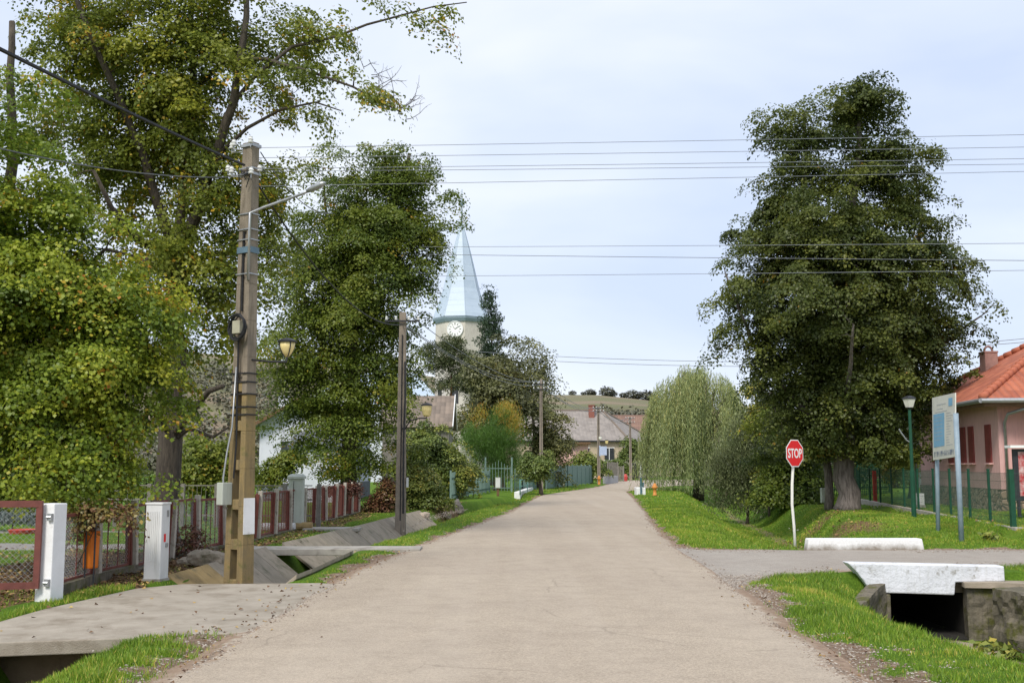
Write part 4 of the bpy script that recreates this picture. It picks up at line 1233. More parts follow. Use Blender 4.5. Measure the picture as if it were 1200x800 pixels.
# broad leaved weeds
def weed(px, py, Y, s, label, n=60, seed=0):
    rg = np.random.default_rng(seed)
    x = (px - 600) * Y / F; z = hz_(x, Y)
    a = rg.uniform(0, 2 * PI, n); rr = rg.uniform(0, s, n)
    P = np.stack([x + np.cos(a) * rr, Y + np.sin(a) * rr, z + rg.uniform(.02, s * .7, n)], 1)
    out = np.stack([np.cos(a), np.sin(a), a * 0 + .3], 1)
    v, f = leafverts(P, out, s * .55, .6, rg)
    tag(npmesh('weed_plant', v, f, M['lf_shrub'], attrs={'tint': ('FACE', np.clip(rg.normal(.7, .15, n), 0, 1))}), label, 'weed')
weed(1152, 636, 24.2, .26, 'broad leaved weed in the grass right of the information board', 70, 1)
weed(1145, 760, 16.3, .24, 'leafy weed at the foot of the mossy culvert wall', 90, 2)
weed(1165, 768, 15.8, .22, 'leafy weed at the right end of the broken ditch slabs', 80, 3)
weed(1046, 738, 17.2, .10, 'small weed at the left edge of the culvert mouth', 40, 4)

# pebbles on the bare verges
def pebbles(specs):
    V_, T_ = [], []
    base = np.array([[1, 0, 0], [0, 1, 0], [-1, 0, 0], [0, -1, 0], [0, 0, .8]], float)
    for n, xr, yr, s in specs:
        x, y = scatter(n, xr, yr)
        e = road_e(x, y)
        k = (rng.random(n) < np.maximum(dirt_mask(x, y) * .9, .05 * (e < 0))) & (e > -.8) & (np.abs(x) * F / y < 640) & ~((np.abs(x - 6.7) < 1.2) & (y > 13))
        x, y, e = x[k], y[k], e[k]
        z = np.where(e < .05, .008, np.maximum(hgt(x, y), -.02))
        m = len(x)
        a = rng.uniform(0, 6.3, m); sz = s * rng.uniform(.35, 1.3, m) ** 1.5
        sx_ = rng.uniform(.7, 1.2, m)
        v = base[None] * np.stack([sz * sx_, sz, sz * .7], 1)[:, None]
        c_, s_ = np.cos(a)[:, None], np.sin(a)[:, None]
        vx = v[..., 0] * c_ - v[..., 1] * s_; vy = v[..., 0] * s_ + v[..., 1] * c_
        v = np.stack([vx + x[:, None], vy + y[:, None], v[..., 2] + z[:, None] + .002], 2)
        V_.append(v.reshape(-1, 3)); T_.append(np.repeat(rng.random(m), 4))
    v = np.concatenate(V_); m = len(v) // 5
    o_ = (np.arange(m) * 5)[:, None, None]
    f = (np.array([[0, 1, 4], [1, 2, 4], [2, 3, 4], [3, 0, 4]])[None] + o_).reshape(-1, 3)
    tag(npmesh('pebbles', v, f, M['pebble'], attrs={'tint': ('FACE', np.concatenate(T_))}), 'small stones and soil crumbs along the road edges', 'pebbles', kind='stuff')


pebbles([(16000, (-4.2, -2.2), (7.5, 16), .013), (30000, (2.4, 5.2), (7.5, 17.5), .013), (14000, (2.5, 14), (15, 24), .018), (12000, (-3, 1), (16, 45), .02), (12000, (3, 8), (23, 60), .022)])
# ------------------------------------------------------------------ right side: sign, parapets, board, fence, lamp, house
def text_mesh(body, size, depth=.0, spacing=1.0):
    cu = bpy.data.curves.new('lettering', 'FONT')
    cu.body = body; cu.size = size; cu.extrude = depth; cu.align_x = 'CENTER'; cu.align_y = 'CENTER'; cu.offset = size * .018
    cu.space_character = spacing
    o = bpy.data.objects.new('lettering', cu)
    C.objects.link(o)
    bpy.context.view_layer.update()
    me = bpy.data.meshes.new_from_object(o.evaluated_get(bpy.context.evaluated_depsgraph_get()))
    bpy.data.objects.remove(o); bpy.data.curves.remove(cu)
    return me


# stop sign -------------------------------------------------
p = G(932, 638)
sg = empty('stop_sign', p, 'red octagonal stop sign on a slightly bent white post', 'stop sign')
zc = 1.75 + (546 - 531) * p.y / F
mb = MB()
mb.tube([(0, 0, -.3), (-.015, 0, .4), (-.045, 0, .9), (-.03, 0, 1.35), (0, 0, 1.72), (.02, 0, zc + .22)], .032, 12)
mb.build('post', M['postwhite'], sg, off=(0, 0, 0), smooth=True)
az = R(38)  # turned towards the side road
Mz = Matrix.Translation((.02, 0, zc)) @ Matrix.Rotation(az, 4, 'Z')
def octo(r, y):
    return [Mz @ Vector((r / math.cos(PI / 8) * math.cos(PI / 8 + k * PI / 4), y, r / math.cos(PI / 8) * math.sin(PI / 8 + k * PI / 4))) for k in range(8)]
nrm = Mz.to_3x3() @ Vector((0, 1, 0))
mb = MB(); mb.extr(octo(.305, -.036), nrm * -.004 + nrm * .007); mb.build('plate', M['signwhite'], sg, off=(0, 0, 0))
mb = MB(); mb.extr(octo(.283, -.0385), nrm * -.0015); mb.build('red_face', M['stopred'], sg, off=(0, 0, 0))
me = text_mesh('STOP', .27, .001, 1.0)
me.materials.append(M['signwhite'])
xsv = [v.co.x for v in me.vertices]; ysv = [v.co.y for v in me.vertices]
wx, hy = max(xsv) - min(xsv), max(ysv) - min(ysv)
cx, cy = (max(xsv) + min(xsv)) / 2, (max(ysv) + min(ysv)) / 2
o = bpy.data.objects.new('lettering', me); link(o, sg)
o.matrix_local = Mz @ Matrix.Translation((0, -.0425, 0)) @ Matrix.Rotation(PI / 2, 4, 'X') @ Matrix.Diagonal((.50 / wx, .215 / hy, 1, 1)) @ Matrix.Translation((-cx, -cy, 0))
mb = MB()
for dz in (-.13, .13):
    mb = MB(); mb.box(Mz @ Vector((0, -.02, dz)), (.09, .03, .03), rz=az)
    mb.build('clamp', M['galv'], sg, off=(0, 0, 0))

# low white beam across the culvert mouth on the far side
a, b = W(935, 640, 23.05), W(1071, 642, 23.0)
rt = empty('road_edge_beam', (7.3, 23.0, 0), 'long low whitewashed concrete beam lying at the foot of the stop sign', 'concrete beam')
mb = MB()
xs_ = np.linspace(6.22, 8.72, 14)
for i in range(13):
    w0, w1 = random.uniform(-.006, .006), random.uniform(-.006, .006)
    mb.hexa([(xs_[i], 22.86, -.08), (xs_[i + 1], 22.86, -.08), (xs_[i + 1], 23.16, -.08), (xs_[i], 23.16, -.08),
             (xs_[i], 22.88, .235), (xs_[i + 1], 22.88, .235), (xs_[i + 1], 23.14, .235), (xs_[i], 23.14, .235)])
bm_ = MB(); bm_.box((7.47, 23.01, .075), (2.5, .30, .31), top=.96)
def dirtywhite(name):
    m, nt, N, L, P = newmat(name)
    tc = N.new('ShaderNodeTexCoord'); co = tc.outputs['Object']
    sx = N.new('ShaderNodeSeparateXYZ'); L.new(co, sx.inputs[0])
    nz = noise(N, L, co, 3.5, 6, .7)
    ad = N.new('ShaderNodeMath'); ad.operation = 'MULTIPLY_ADD'; ad.inputs[1].default_value = .30; L.new(nz.outputs[0], ad.inputs[0])
    sb = N.new('ShaderNodeMath'); sb.operation = 'SUBTRACT'; sb.inputs[0].default_value = .0; L.new(sx.outputs[2], sb.inputs[1]); L.new(sb.outputs[0], ad.inputs[2])
    rp = ramp(N, [(.02, 0.), (.16, 1.)]); L.new(ad.outputs[0], rp.inputs[0])
    n2 = noise(N, L, co, 22, 5, .7)
    r2 = ramp(N, [(.35, (.80, .80, .79)), (.7, (.66, .655, .63))]); L.new(n2.outputs[0], r2.inputs[0])
    L.new(mixc(N, L, rp.outputs[0], r2.outputs[0], (.24, .21, .17)), P.inputs['Base Color'])
    P.inputs['Roughness'].default_value = .8
    bp = N.new('ShaderNodeBump'); bp.inputs['Strength'].default_value = .5; bp.inputs['Distance'].default_value = .02
    L.new(n2.outputs[0], bp.inputs['Height']); L.new(bp.outputs[0], P.inputs['Normal'])
    return m
M['dirtywhite'] = dirtywhite('dirty_whitewash')
bm_.build('beam', M['dirtywhite'], rt, bevel=.025)
mb = MB(); mb.box((7.6, 23.02, -.42), (2.9, .18, .62)); mb.build('footing', M['slab_dark'], rt, bevel=.02)

# near culvert -----------------------------------------------
rt = empty('culvert', (6.8, 17.6, 0), 'culvert under the side road with a white painted parapet and mossy stone side walls', 'culvert')
Yp = 17.45
def PX_(px, py): v = W(px, py, Yp); return (v.x, Yp, v.z)
prof = [PX_(993, 659), PX_(1177, 663), PX_(1178, 681), PX_(1120, 682), PX_(1119, 697), PX_(1060, 695), PX_(1033, 694.5), PX_(1022, 695), PX_(1012, 680), PX_(1005, 671)]
mb = MB(); mb.extr(prof, (0, .30, 0)); mb.build('parapet', M['whitew'], rt, bevel=.02)
mb = MB(); mb.box((6.75, 20.4, -.17), (2.6, 5.2, .26)); mb.build('deck', M['slab_dark'], rt)
# side walls: rough blocks
def rough(name, quads, th, mat, parent, seed, amp=.04):
    """wall from a footprint polyline with heights, subdivided and roughened"""
    rg = np.random.default_rng(seed)
    (x0, y0, t0, b0_), (x1, y1, t1, b1_) = quads
    nu = max(4, int(math.hypot(x1 - x0, y1 - y0) / .07)); nv = 14
    d = Vector((x1 - x0, y1 - y0, 0)).normalized(); nr = Vector((d.y, -d.x, 0))
    V_ = []
    for i in range(nu + 1):
        t_ = i / nu
        for j in range(nv + 1):
            s_ = j / nv
            top = t0 + (t1 - t0) * t_; bot = b0_ + (b1_ - b0_) * t_
            p = Vector((x0 + (x1 - x0) * t_, y0 + (y1 - y0) * t_, bot + (top - bot) * s_))
            q = mnoise.noise(p * 3.1) * amp + mnoise.noise(p * 9) * amp * .5
            p += nr * q + Vector((0, 0, mnoise.noise(p * 2.3) * amp * (.8 if s_ > .95 else 0)))
            V_.append(p)
    n1 = len(V_)
    V_ += [p - nr * th for p in V_]
    mbx = MB(); mbx.v = [tuple(p) for p in V_]
    w = nv + 1
    for i in range(nu):
        for j in range(nv):
            a = i * w + j
            mbx.f.append([a, a + w, a + w + 1, a + 1]); mbx.f.append([n1 + a, n1 + a + 1, n1 + a + w + 1, n1 + a + w]); mbx.m += [0, 0]
        a = i * w + nv; mbx.f.append([a, a + w, n1 + a + w, n1 + a]); mbx.m.append(0)
    for j in range(nv):
        for a in (j, nu * w + j): mbx.f.append([a, a + 1, n1 + a + 1, n1 + a]); mbx.m.append(0)
    return mbx.build(name, mat, parent)
# right head wall facing the camera, then flaring wing wall
rough('side_wall', ((7.26, 17.38, -.135, -1.1), (8.45, 17.15, -.12, -1.1)), .30, M['culvertwall'], rt, 1, .035)
rough('side_wall', ((7.9, 16.95, -.14, -1.2), (8.35, 15.2, -.16, -1.2)), -.5, M['culvertwall'], rt, 2, .10)
rough('side_wall', ((5.25, 16.35, -.32, -1.0), (5.95, 17.42, -.10, -1.15)), .22, M['culvertwall'], rt, 3, .05)
mb = MB(); mb.box((5.88, 20.3, -.65), (.28, 5.3, .9)); mb.box((7.52, 20.3, -.65), (.28, 5.3, .9)); mb.box((6.7, 20.2, -1.02), (1.5, 5.6, .1)); mb.build('tunnel_wall', M['opening_shade'], rt)
mb = MB(); mb.box((5.99, 17.7, -.66), (.16, .5, .75)); mb.build('abutment', M['culvertwall'], rt, bevel=.02)
rough('coping', ((7.2, 17.30, -.09, -.17), (8.8, 17.0, -.08, -.16)), .45, M['slab_light'], rt, 4, .02)
# broken slabs on the ditch floor
for k, (x, y, sx, sy, rz) in enumerate([(6.35, 17.0, .75, .55, .2), (6.95, 16.7, .5, .8, -.3), (6.55, 16.3, .6, .5, .5), (7.15, 16.05, .45, .45, .1)]):
    mb = MB()
    n = 7
    poly = [(x + sx * .55 * math.cos(2 * PI * i / n + rz) * random.uniform(.8, 1.1), y + sy * .6 * math.sin(2 * PI * i / n + rz) * random.uniform(.8, 1.1)) for i in range(n)]
    z = hz_(x, y)
    mb.prism(poly, z - .05, z + .035)
    rk = mb.build('broken_slab', M['slab_light'], bevel=.008)
    tag(rk, 'flat broken pale concrete slab on the ditch floor before the culvert mouth', 'slab', 'broken slabs on the ditch floor')

# info board ---------------------------------------------------
pa, pb = G(1099, 630), G(1127, 638)
za = 0
rt = empty('information_board', pa, 'pale information board with a blue panel on two tall blue grey posts', 'board')
mb = MB()
ta, tb = W(1096, 470, pa.y), W(1120, 484, pb.y)
mb.tube([pa + Vector((0, 0, -.3)), Vector((ta.x + .02, ta.y, ta.z - .1))], .05, 10)
mb.build('post', M['bluegrey'], rt, smooth=True)
mb = MB()
mb.tube([pb + Vector((0, 0, -.3)), Vector((tb.x, tb.y, tb.z))], .058, 10)
mb.build('post', M['bluegrey'], rt, smooth=True)
c0, c1 = W(1093.5, 466, pa.y + .15), W(1120.5, 460, pb.y - .0)
c2, c3 = W(1120.5, 535, pb.y - .0), W(1094.5, 539, pa.y + .15)
off = (c1 - c0).cross(Vector((0, 0, 1))).normalized() * .05
mb = MB(); mb.extr([c0, c1, c2, c3], off * .5); mb.build('panel', M['panel'], rt)
def onb(u, v, o_=.004):
    a = c0.lerp(c1, u); b = c3.lerp(c2, u)
    return a.lerp(b, v) + off * .5 + off.normalized() * o_
def patch(mb, u0, v0, u1, v1, o_=.004, mi=0):
    mb.extr([onb(u0, v0, o_), onb(u1, v0, o_), onb(u1, v1, o_), onb(u0, v1, o_)], off.normalized() * .002, mi)
mb = MB()
patch(mb, .06, .275, .56, .80)
patch(mb, .74, .065, .90, .19)
mb.build('blue_print', M['panelblue'], rt)
mb = MB()
rg = random.Random(5)
for row in range(7):   # faint lines of print
    v = .33 + row * .06
    patch(mb, .10, v, rg.uniform(.35, .5), v + .008, .0065, 0)
for row in range(13):
    v = .29 + row * .042
    patch(mb, .64, v, rg.uniform(.74, .92), v + .010, .004, 0)
for (u0, v0, u1) in ((.22, .13, .62), (.22, .20, .50), (.15, .245, .68)): patch(mb, u0, v0, u1, v0 + .012)
mb.box(onb(.38, .16), (.004, .004, .18))
mb.build('small_print', M['panelfaint'], rt)
mb = MB()
u = .08
while u < .93:  # worn row of large letters along the foot, no longer readable
    w_ = rg.uniform(.022, .05)
    patch(mb, u, .875, u + w_ * .45, .955)
    if rg.random() < .6: patch(mb, u, rg.choice([.875, .905, .94]), u + w_, rg.choice([.892, .92, .955]), .0062)
    u += w_ + rg.uniform(.015, .04)
mb.build('worn_lettering', M['panelink'], rt)
mb = MB(); mb.box(onb(.5, .02, -.03), (.03, (c1 - c0).length * .9, .03), rz=math.atan2((c1 - c0).y, (c1 - c0).x) - PI / 2); mb.build('cross_bar', M['bluegrey'], rt)

# green wire fence on a low wall -------------------------------
fx = lambda y: 11.8 + .13 * (y - 25.4)
rt = empty('wire_fence', (fx(25.4), 25.4, 0), 'dark green wire mesh fence on a low concrete wall in front of the pink house', 'fence')
zt = .335
mb = MB()
mb.hexa([(fx(25.3) - .09, 25.3, -.3), (fx(25.3) + .09, 25.3, -.3), (fx(46) + .09, 46, -.3), (fx(46) - .09, 46, -.3),
         (fx(25.3) - .09, 25.3, zt), (fx(25.3) + .09, 25.3, zt), (fx(46) + .09, 46, zt + .1), (fx(46) - .09, 46, zt + .1)])
mb.hexa([(fx(25.3) - .09, 25.12, -.3), (22, 25.6, -.3), (22, 25.8, -.3), (fx(25.3) - .09, 25.298, -.3),
         (fx(25.3) - .09, 25.12, zt + .003), (22, 25.6, zt + .003), (22, 25.8, zt + .003), (fx(25.3) - .09, 25.298, zt + .003)])
mb.build('low_wall', M['concrete'], rt, bevel=.01)
ys = [25.45, 27.15, 28.85, 30.7, 32.5, 34.4, 36.3, 38.2, 40.1, 42.0, 44.0, 45.9]
for i, y in enumerate(ys):
    mb = MB()
    w_ = .11 if i == 0 else .055
    mb.box((fx(y), y, zt + .64), (w_, w_, 1.36)); mb.box((fx(y), y, zt + 1.335), (w_ + .012, w_ + .012, .03))
    mb.build('post', M['fencegreen'], rt)
for i in range(len(ys) - 1):
    a, b = ys[i] + .03, ys[i + 1] - .03
    mb = MB()
    z0_ = zt + .05 + i * .008
    for k in range(1, 34):
        y = a + (b - a) * k / 34
        mb.bar((fx(y), y, z0_), (fx(y), y, z0_ + 1.2), .0045, .0045)
    for k in range(7):
        mb.bar((fx(a), a, z0_ + k * .2), (fx(b), b, z0_ + k * .2), .006, .006)
    mb.build('mesh_panel', M['meshgreen'], rt)
mb = MB()
for k in range(1, 60): mb.bar((fx(25.4) + k * .1, 25.4 + k * .0055, zt + .05), (fx(25.4) + k * .1, 25.4 + k * .0055, zt + 1.25), .0045, .0045)
for k in range(7): mb.bar((fx(25.4), 25.4, zt + .05 + k * .2), (fx(25.4) + 6, 25.73, zt + .05 + k * .2), .006, .006)
mb.build('mesh_panel', M['meshgreen'], rt)

# green net fence behind the tree
rt = empty('net_fence', (15.4, 52, .4), 'dark green net fence at the back of the lawn behind the tree', 'fence')
mb = MB()
for k in range(52): mb.bar((13.6 + k * .09, 52, .35), (13.6 + k * .09, 52, 2.4), .03, .01)
for k in range(24): mb.bar((13.6, 52, .4 + k * .085), (18.3, 52, .4 + k * .085), .01, .03)
mb.build('net', M['fencegreen'], rt)
for k in range(4):
    mb = MB(); mb.box((13.7 + k * 1.5, 51.95, 1.4), (.07, .07, 2.1)); mb.build('post', M['fencegreen'], rt)
# red and white post behind the fence
p = W(1026, 594, 44)
rt = empty('marker_post', p, 'thin red post with a white foot behind the green fence', 'post')
mb = MB(); mb.box((p.x, p.y, p.z + .85), (.13, .13, 1.25)); mb.build('shaft', M['stopred'], rt)
mb = MB(); mb.box((p.x, p.y, p.z + .08), (.15, .15, .30)); mb.build('foot', M['white'], rt)
# small cabinet by the trunk and box by the lamp
p = W(967, 589, 40.5); z = hz_(p.x, 40.5)
rt = empty('meter_box', (p.x, 40.5, p.z), 'pale grey meter box on a short leg left of the lime trunk', 'box')
mb = MB(); mb.box((p.x, 40.5, p.z + .28), (.30, .2, .55), rz=.1); mb.build('case', M['cabinet_green'], rt, bevel=.015)
mb = MB(); mb.box((p.x, 40.5, (z + p.z) / 2 - .05), (.08, .08, abs(p.z - z) + .12)); mb.build('leg', M['slab_dark'], rt)
mb = MB(); mb.box((p.x, 40.39, p.z + .28), (.24, .012, .48), rz=.1); mb.build('door', M['cabinet'], rt)
# lamp post
Yl = 31.0
p = W(1071, 600, Yl); z = .42
rt = empty('street_lamp', (p.x, Yl, z), 'dark green lamp post with a square tapered lantern in front of the pink house', 'street lamp')
zt_ = W(1071, 478, Yl).z
mb = MB(); mb.tube([(p.x, Yl, z - .2), (p.x, Yl, z + 1.2), (p.x, Yl, z + 1.21), (p.x, Yl, zt_)], [.07, .07, .05, .042], 10); mb.build('pole', M['lampgreen'], rt, smooth=False)
mb = MB(); mb.lathe([(.10, 0), (.175, .24)], (p.x, Yl, zt_ + .02), 4, ph=PI / 4 + .3); mb.build('lantern', M['lampwhite'], rt)
mb = MB(); mb.lathe([(.195, 0), (.185, .04), (.06, .10)], (p.x, Yl, zt_ + .26), 4, ph=PI / 4 + .3); mb.build('lantern_cap', M['dkmetal'], rt)
mb = MB(); mb.lathe([(.07, 0), (.12, .05)], (p.x, Yl, zt_ - .03), 8); mb.build('lantern_socket', M['dkmetal'], rt)
mb = MB(); mb.tube([(p.x, Yl, zt_ - 1.0), (p.x - .12, Yl, zt_ - .93), (p.x - .28, Yl, zt_ - .7), (p.x - .33, Yl, zt_ - .6)], .02, 6); mb.build('cable_hook', M['galv'], rt)
p2 = W(1079, 600, 36)
rt = empty('meter_box', (p2.x, 36, .4), 'small white box standing on the lawn beside the green lamp post', 'box')
mb = MB(); mb.box((p2.x, 36, .66), (.22, .18, .38)); mb.build('case', M['cabinet'], rt, bevel=.01)
mb = MB(); mb.box((p2.x, 36, .43), (.26, .22, .08)); mb.build('foot', M['concrete'], rt)

# notice board
p = W(1196, 596, 29.5)
rt = empty('notice_board', (p.x, 29.5, .4), 'notice board with a white top and red posters before the pink house', 'board')
x0_ = W(1189, 560, 29.5).x
for dx in (.08, 1.25):
    mb = MB(); mb.box((x0_ + dx, 29.5, 1.25), (.07, .07, 1.75)); mb.build('post', M['dkmetal'], rt)
zt2 = W(1190, 524, 29.5).z
mb = MB(); mb.box((x0_ + .62, 29.5, zt2 - .75), (1.3, .06, 1.42)); mb.build('back_panel', M['dkmetal'], rt)
mb = MB(); mb.box((x0_ + .6, 29.45, zt2 + .02), (1.55, .36, .07)); mb.build('top', M['signwhite'], rt)
M['poster'] = plain('red_poster', (.40, .03, .035), (.62, .45, .43), 7, .5, detail=2)
mb = MB(); mb.box((x0_ + .42, 29.462, zt2 - .72), (.62, .008, 1.2)); mb.box((x0_ + .98, 29.462, zt2 - .72), (.42, .008, 1.1)); mb.build('poster', M['poster'], rt)

# pink house -----------------------------------------------------
Pc, Pl = Vector((15.0, 33.0, 0)), Vector((15.75, 41.4, 0))
rt = empty('pink_house', (17, 37, .4), 'pink house with an orange tiled roof and narrow dark red shutters behind the green fence', 'house')
dl = (Pl - Pc).normalized(); nr = Vector((-dl.y, dl.x, 0))  # nr points away from camera side (towards -x)
if nr.x > 0: nr = -nr
zE, zB, zS = 3.78, .40, 1.05
Br = Pc + Vector((1.05, .15, 0)); Bf = Br + Vector((.35, -3.2, 0))
foot = [Pc, Pl, Pl + Vector((9, -.8, 0)), Vector((27, 30, 0)), Vector((17.2, 29.9, 0)), Vector((16.45, 33.15, 0))]
foot = [Pc, Pl, Vector((25, 40.6, 0)), Vector((25, 29.5, 0)), Vector((16.9, 29.6, 0)), Vector((16.35, 33.1, 0))]
def wallring(pts, z0, z1, th=.3):
    mbx = MB()
    mbx.prism([(p.x, p.y) for p in pts], z0, z1)
    return mbx
wallring(foot, zS, zE).build('wall', M['pink'], rt)
cxf = sum((p for p in foot), Vector()) / len(foot)
f2 = [p + (p - cxf).normalized() * -.02 for p in foot]
f2 = [Vector((p.x + (.06 if p.x < 17 else 0) - .1, p.y - .05 if p.y < 38 else p.y + .05, 0)) for p in foot]
wallring(f2, -.1, zS + .002).build('stone_base', M['stone'], rt)
def along(t, z, o_=0): return Pc + dl * t + nr * o_ + Vector((0, 0, z))
Lw = (Pl - Pc).length
def tpix(px):  # distance along the side wall whose image x is px
    for i in range(1000):
        q = Pc + dl * (Lw * i / 999)
        if 600 + F * q.x / q.y < px: return Lw * i / 999
    return Lw
for px in (1156.5, 1136.5, 1127, 1112, 1093):
    t0 = tpix(px)
    ang = math.atan2(dl.y, dl.x)
    mb = MB(); mb.box(along(t0, 2.46, .012), (.50, .06, 1.20), rz=ang)
    w = mb.build('window_shutter', M['burgundy'], rt, bevel=.006)
    mb = MB(); mb.box(along(t0, 1.83, .05), (.62, .16, .05), rz=ang); mb.build('sill', M['pink'], w, off=rt.location)
    mb = MB()
    for k in range(9): mb.box(along(t0, 1.96 + k * .125, .044), (.40, .014, .05), rz=ang)
    mb.build('slat', M['burgundy'], w, off=rt.location)
# fascia, roof planes, gutter
ze = zE + .0
e0 = Vector((14.25, 32.3, ze)); e1 = Vector((15.1, 42.2, ze)); e2 = Vector((25.6, 41.2, ze)); e3 = Vector((25.6, 31.2, ze))
ridge0, ridge1 = Vector((19.3, 37.0, 6.55)), Vector((21.5, 36.7, 6.55))
q0 = Vector((16.2, 32.05, ze))
e5 = Vector((17.0, 28.6, ze)); e6 = Vector((25.6, 28.6, ze)); rgw = Vector((20.5, 31.5, 5.8)); rgm = Vector((19.0, 35.6, 6.1))
uvroof([[e0, ridge0, e1], [e1, ridge0, ridge1, e2], [e2, ridge1, e3], [e0, e3 + Vector((0, .9, 0)), ridge1, ridge0],
        [q0 + Vector((0, .1, .03)), e5 + Vector((0, 0, .03)), rgw, rgm], [e5 + Vector((0, 0, .03)), e6, rgw]], 'roof', M['tile_orange'], rt, .07)
mb = MB()
def hip(mb, a, b, n=22, r=.13):
    for i in range(n):
        p0, p1 = a.lerp(b, i / n), a.lerp(b, (i + 1.15) / n)
        mb.tube([p0 + Vector((0, 0, .05)), p1 + Vector((0, 0, .03))], [r, r * .8], 8)
hip(mb, e0, ridge0); hip(mb, e1, ridge0); hip(mb, ridge0, ridge1, 6)
mb.build('ridge_tiles', M['tile_orange'], rt, smooth=True)
mb = MB(); mb.tube([q0 + Vector((-.02, .1, .1)), rgm + Vector((-.1, 0, .08))], .05, 6); mb.build('valley_flashing', M['galv'], rt)
mb = MB()
for a, b in ((e1, e0), (e0, q0), (q0, e5)):
    mb.tube([a + Vector((-.06, -.04, -.06)), b + Vector((-.06, -.04, -.06))], .075, 8)
mb.build('gutter', M['galv'], rt)
mb = MB()
for a, b in ((e1, e0), (e0, q0), (q0, e5)):
    mb.bar(a + Vector((.08, .05, -.14)), b + Vector((.08, .05, -.14)), .05, .18)
mb.build('fascia', M['wood'], rt)
mb = MB(); mb.prism([(e0.x + .1, e0.y + .1), (e1.x + .1, e1.y - .1), (25, 41), (25, 29), (e5.x + .1, e5.y + .1), (q0.x + .1, q0.y + .1)], zE - .09, zE - .04); mb.build('soffit', M['wood'], rt)
dp = W(1188, 480, 32.3)
mb = MB(); mb.tube([(q0.x - .1, q0.y, ze - .1), (dp.x - .05, 32.6, ze - .45), (dp.x, 32.95, ze - .7), (dp.x, 32.95, .7)], .05, 8); mb.build('downpipe', M['galv'], rt, smooth=True)
mb = MB(); mb.tube([(15.55, 41.3, ze), (15.6, 41.5, 3.4), (15.6, 41.5, .7)], .05, 8); mb.build('downpipe', M['galv'], rt, smooth=True)
mb = MB(); mb.box((16.33, 33.02, 2.2), (.5, .1, 1.9)); mb.build('window', M['glass'], rt)
ch = W(1159, 428, 38.5)
mb = MB(); mb.box((ch.x, 38.5, ch.z - .2), (.46, .46, 1.3)); mb.box((ch.x, 38.5, ch.z + .47), (.50, .50, .06))
cho = mb.build('chimney', M['pinkbrick'], rt)
mb = MB()
mb.tube([(ch.x + .15 * math.cos(PI * k / 8), 38.5, ch.z + .50 + .19 * math.sin(PI * k / 8)) for k in range(9)], .04, 6); mb.build('chimney_cap', M['pinkbrick'], cho, off=rt.location)
# white annexe roof glimpsed behind the right tree
p = W(1128, 440, 60)
rt = empty('white_house', (p.x, 60, .5), 'white gabled building behind the crown of the right lime', 'house')
mb = MB(); mb.box((p.x + 1, 61, 2.6), (6, 5, 5.2)); mb.build('wall', M['whitewall'], rt)
uvroof([[(p.x - 2.4, 58, 5.2), (p.x + 4.4, 58, 5.2), (p.x + 4.4, 61, 7.0), (p.x - 2.4, 61, 7.0)], [(p.x - 2.4, 61, 7.0), (p.x + 4.4, 61, 7.0), (p.x + 4.4, 64, 5.2), (p.x - 2.4, 64, 5.2)]], 'roof', M['tin'], rt)
# ------------------------------------------------------------------ left side
FLY, FLX = [13.9, 16.3, 17.6, 20, 22, 23.3, 25.3, 40.5], [-6.12, -6.25, -6.2, -6.3, -6.33, -6.22, -5.98, -5.72]
def flx(y): return float(np.interp(y, FLY, FLX))

# gate post, gate
gp = G(57, 706)
gp = Vector((gp.x, gp.y, 0))
rt = empty('gate_post', gp, 'square white concrete gate post holding the red gate', 'post')
mb = MB(); mb.box((gp.x, gp.y, .60), (.245, .245, 1.34), rz=-.30, top=.985); mb.build('shaft', M['white'], rt, bevel=.012)
for z in (.27, 1.10):
    mb = MB(); mb.box((gp.x + .035, gp.y - .15, z), (.07, .05, .09), rz=-.30); mb.tube([(gp.x - .01, gp.y - .165, z), (gp.x + .05, gp.y - .165, z)], .022, 8); mb.build('hinge', M['galv'], rt)
rt = empty('gate', (gp.x - .2, gp.y - .1, 0), 'red painted gate frame with wire mesh left of the white gate post', 'gate')
gz0, gz1 = .24, 1.27
ga, gb = Vector((gp.x - .10, gp.y - .17, 0)), Vector((gp.x - 2.1, gp.y - .75, 0))
mb = MB()
for z in (gz0, gz1): mb.bar(ga + Vector((0, 0, z)), gb + Vector((0, 0, z)), .04, .085)
for q in (ga, gb): mb.bar(q + Vector((0, 0, gz0 - .04)), q + Vector((0, 0, gz1 + .04)), .075, .042)
mb.build('frame', M['redfade'], rt)
def chain(mb, a, b, z0, z1, step=.075, w=.0028):
    """diamond wire mesh between two ground points"""
    L_ = (Vector(b) - Vector(a)).length; H = z1 - z0
    a, b = Vector(a), Vector(b)
    d = (b - a) / L_
    n = int((L_ + H) / step)
    for k in range(n):
        s = k * step
        x0, y0 = (s, 0) if s < L_ else (L_, s - L_)
        x1, y1 = (s - H, H) if s > H else (0, s)
        if s > L_ + H: continue
        mb.bar(a + d * x0 + Vector((0, 0, z0 + y0)), a + d * x1 + Vector((0, 0, z0 + y1)), w, w)
        mb.bar(a + d * (L_ - x0) + Vector((0, 0, z0 + y0)), a + d * (L_ - x1) + Vector((0, 0, z0 + y1)), w, w)
mb = MB(); chain(mb, ga, gb, gz0, gz1); mb.build('wire_mesh', M['galv'], rt)

